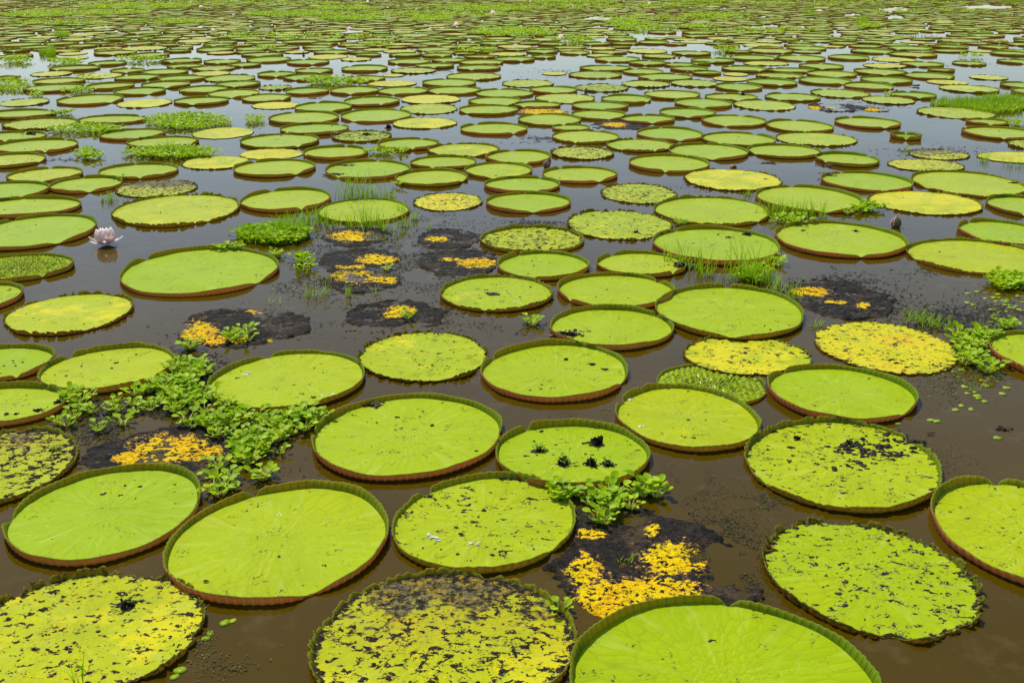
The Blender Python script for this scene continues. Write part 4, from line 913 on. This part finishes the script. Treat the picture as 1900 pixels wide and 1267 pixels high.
clump(1096, 862, .065, .08, 'dark purple-black clump, second from right on the clump-laden pad', .6)
clump(1126, 862, .06, .05, 'black clump with sprouts at the right of the clump-laden pad', .8)
clump(235, 1122, .07, .05, 'black withered plant lying in a hole of the bottom left pad', .5, num=40)
clump(1040, 1135, .06, .03, 'green sprouting plant clump on the right of the mottled brown pad', 1.3)
clump(98, 836, .05, .02, 'small sprouting clump on the blotched left edge pad', .9)
clump(12, 769, .03, .02, 'leftmost black crumb on the left edge green pad'); clump(30, 768, .028, .02, 'second black crumb from left on the left edge pad')
clump(70, 761, .04, .02, 'largest black crumb on the left edge green pad'); clump(110, 746, .05, .03, 'black litter at the right rim of the left edge pad')
clump(582, 738, .035, .02, 'black crumb at the right front of the orange-rimmed pad'); clump(440, 702, .03, .015, 'black crumb near the left of the orange-rimmed pad')
clump(915, 546, .075, .025, 'dark dead leaf in the middle of the freckled centre pad', 0, long=1.6)
clump(1058, 620, .11, .05, 'tangle of brown weed over the left edge of the lime pad', 0, mat=M_WD, num=60, long=1.7)
clump(692, 750, .09, .03, 'brown twiggy litter across the back rim of the red-ribbed pad', 0, mat=M_WD, num=34)
clump(1050, 667, .035, .02, 'left black crumb on the dark red rimmed centre pad'); clump(1098, 676, .04, .02, 'oblong black litter on the dark red rimmed pad', long=1.6); clump(1122, 685, .035, .015, 'right black crumb on the dark red rimmed pad')
clump(1604, 836, .05, .02, 'black mud heap, left one on the mud-heaped pad'); clump(1640, 828, .06, .02, 'black mud heap, middle one on the mud-heaped pad', num=40, long=1.5); clump(1668, 845, .055, .02, 'black mud heap, right one on the mud-heaped pad', num=40, long=1.4)
clump(1479, 814, .035, .04, 'upright curled dead leaf on the mud-heaped pad, far left'); clump(1575, 822, .045, .04, 'hooked black leaf behind the mud heaps')
clump(1352, 441, .05, .03, 'black litter left of the back rim notch, large littered pad', long=1.5); clump(1385, 436, .07, .05, 'largest black litter at the back rim of the large littered pad', long=1.6); clump(1332, 436, .03, .02, 'small black lump on the large littered pad')
clump(1588, 429, .045, .025, 'largest black lump on the broad red-rimmed pad'); clump(1490, 428, .04, .02, 'left black lump on the broad red-rimmed pad')
clump(1180, 431, .05, .03, 'black lump on the toothed ragged pad'); clump(1268, 494, .12, .06, 'tangle of dead grass on the pad edge behind the big right pads', mat=M_WD, num=50, long=1.5)
clump(640, 308, .12, .04, 'brown weed litter on the back left of the weed-littered pad', mat=M_WD, num=60, long=2.4); clump(618, 324, .10, .04, 'weed heap at the left end of the weed-littered pad', .5, mat=M_WD, num=40, long=1.6)
clump(722, 238, .10, .10, 'round black lump beside the bright yellow charred pad', num=50, z=0)
clump(1426, 303, .10, .03, 'greenish brown floating log-like weed, right of centre', mat=M_WD, num=50, z=0, long=2.0); clump(582, 183, .10, .02, 'brown leaf floating in open water, upper left centre', mat=M_WD, z=0, long=2)
clump(1862, 796, .07, .02, 'dark half-sunk leaf floating near the right edge', z=0, long=1.5)
clump(1700, 160, .12, .06, 'dark litter heap at the left end of a yellow pad, upper right', z=.02, long=1.4); clump(1378, 176, .09, .12, 'dark upright clump on the back rim of an upper right pad', z=.03)
clump(55, 249, .10, .06, 'black litter on the second left edge pad', z=.02, long=2.2); clump(620, 250, .10, .05, 'green and black weeds on the overgrown ragged pad', 1.2, z=.02, long=2); clump(680, 250, .10, .06, 'weeds at the right of the overgrown ragged pad', 1.0, z=.02, long=1.5)
clump(1420, 333, .04, .02, 'dark mark on crinkle-edged yellow pad', long=2); clump(1882, 340, .07, .04, 'black litter on the widest upper right pad', .5, long=1.5); clump(110, 396, .08, .04, 'black curl of litter at the front of the left edge pad', long=1.5)
clump(1540, 322, .09, .03, 'weed litter along the back of the pink-rimmed right pad', mat=M_WD, z=.05, long=2.2); clump(1535, 307, .09, .03, 'weed at the left tip of the vivid green pad', mat=M_WD, z=.01, long=1.5)
# crumbs of mud strewn over the pads
b = Bag(); rg = np.random.default_rng(12)
for p in L:
    if p['Y'] > 27: continue
    num = int((12 + 90*p['sp']*p['sp'])*(1 if p['Y'] < 14 else .6))
    if p['ql']: continue
    if p['label'] and 'mud-heaped' in p['label'] and 'heaped with' in p['label']: num += 60
    c0 = rg.random()*TAU; cx, cy = .45*math.cos(c0), .45*math.sin(c0)
    for k in range(num):
        if rg.random() < .5: a = rg.random()*TAU; q = math.sqrt(rg.random())*.93; x, y = q*math.cos(a), q*math.sin(a)
        else: x, y = cx+rg.normal(0, .22), cy+rg.normal(0, .2)
        if math.hypot(x, y) > .94: continue
        crumb(b, p['X']+x*p['R'], p['Y']+y*p['R']*p['K'], .014+p['z'], abs(rg.normal(0, .006))+.003, rg)
for k in range(150):
    u, v = 1610+rg.normal(0, 42), 835+rg.normal(0, 16); x, y = at(u, v, .012); crumb(b, x, y, .014, abs(rg.normal(0, .014))+.006, rg)
tag(b.build('mud_crumbs', [M_DK], smooth=False), 'black crumbs of mud and leaf scattered over the pads', 'debris', kind='stuff')
b = Bag()
for u, v in [(803, 996), (797, 994), (808, 998), (877, 1008), (888, 1007), (520, 952), (517, 955), (461, 690), (455, 695), (615, 731), (597, 733), (1108, 698), (1170, 741), (1617, 992), (957, 560), (1190, 790), (1560, 1005), (990, 368), (1754, 455), (1345, 735)]:
    x, y = at(u, v, .014)
    if on_pad(x, y):
        for k in range(3):
            crumb(b, x+rg.normal(0, .012), y+rg.normal(0, .012), .015, .011, rg)
tag(b.build('bird_droppings', [M_WH]), 'white droppings spattered on several green pads', 'droppings', kind='stuff')

# ---------------------------------------------------------------- floating scum and specks
b = Bag(); rg = np.random.default_rng(77)
def flecks(cx, cy, rx, ry, num, lo, hi, s=.012):
    for k in range(num):
        u, v = cx+rg.normal(0, rx*.5), cy+rg.normal(0, ry*.5)
        if v < 20: continue
        x, y = at(u, v)
        if fbm(np.array(x*3.1), np.array(y*3.1), 3) < .44: continue
        if on_pad(x, y, .0): continue
        a = rg.normal(0, .9); l = s*rg.uniform(.4, 2.0)*(.7 if y < 9 else 1); w_ = l*rg.uniform(.15, .6); ca, sa = math.cos(a), math.sin(a); z = .004+rg.uniform(0, .004)
        q = rg.uniform(.6, 1.3, 5)
        V = [(x+ca*l*q[i]*math.cos(t)-sa*w_*q[i]*math.sin(t), y+sa*l*q[i]*math.cos(t)+ca*w_*q[i]*math.sin(t), z) for i, t in enumerate(np.arange(5)/5*TAU)]
        b.add(V, [[0, 1, 2, 3, 4]], 0, tn=rg.uniform(lo, hi))
for f in [(344, 695, 70, 40, 1500, 0, .5, .016), (400, 770, 110, 50, 2600, 0, .5, .016), (490, 800, 120, 50, 2600, 0, .5, .016), (240, 760, 90, 24, 900, 0, .5, .016), (1100, 930, 110, 40, 2200, 0, .5, .014), (1810, 645, 90, 40, 1800, 0, .5, .016), (660, 480, 160, 60, 3800, 0, .75, .013), (830, 480, 130, 70, 3200, 0, .8, .013), (740, 590, 130, 30, 1800, 0, .85), (560, 520, 60, 40, 900, .1, 1), (1280, 900, 60, 40, 1800, .2, .86, .006), (1330, 1000, 90, 60, 2600, 0, .8, .008), (1360, 1085, 60, 50, 1500, .1, .8, .007),  # leading clusters: extra dark flecks that darken the gaps under the hyacinth mats
          (220, 800, 130, 40, 2800, 0, .85, .012), (450, 820, 120, 60, 2600, 0, .7, .012), (350, 720, 110, 50, 1600, 0, .7, .012), (440, 600, 110, 30, 1500, 0, .7), (1560, 545, 120, 40, 2200, 0, .6, .014), (1740, 590, 130, 30, 2000, 0, .6, .012), (1850, 580, 70, 50, 1600, 0, .95, .010), (1790, 700, 90, 50, 2600, .4, .95, .010),
          (1700, 860, 120, 50, 1600, .4, .9, .007), (1420, 930, 60, 20, 500, .3, .9, .008), (1000, 415, 60, 14, 900, 0, .5, .013), (780, 405, 90, 25, 700, .1, .9), (1080, 765, 70, 20, 600, .4, .9, .007), (960, 605, 70, 18, 500, .3, .8, .009), (1000, 258, 80, 8, 600, 0, .5, .02), (1720, 280, 90, 8, 600, 0, .5, .02), (1600, 195, 100, 8, 800, 0, .6, .02),
          (1450, 540, 80, 30, 900, .1, .7), (1500, 415, 60, 12, 600, .1, .7), (1310, 350, 60, 8, 400, 0, .6), (640, 1220, 60, 60, 500, .5, .95, .008), (370, 1180, 40, 70, 400, .5, .9, .008), (800, 130, 60, 8, 500, 0, .4, .03), (1050, 135, 80, 8, 500, 0, .4, .03), (430, 1240, 60, 30, 200, .4, .9, .008), (110, 300, 80, 8, 400, 0, .5, .02), (1750, 500, 70, 14, 700, .2, .8, .010), (1100, 960, 60, 30, 900, 0, .9), (1780, 120, 60, 5, 300, 0, .4, .03)]:
    flecks(*f)
tag(b.build('floating_scum', [M_SC], smooth=False), 'dark flecks of floating scum and leaf rot on the water', 'scum', kind='stuff')
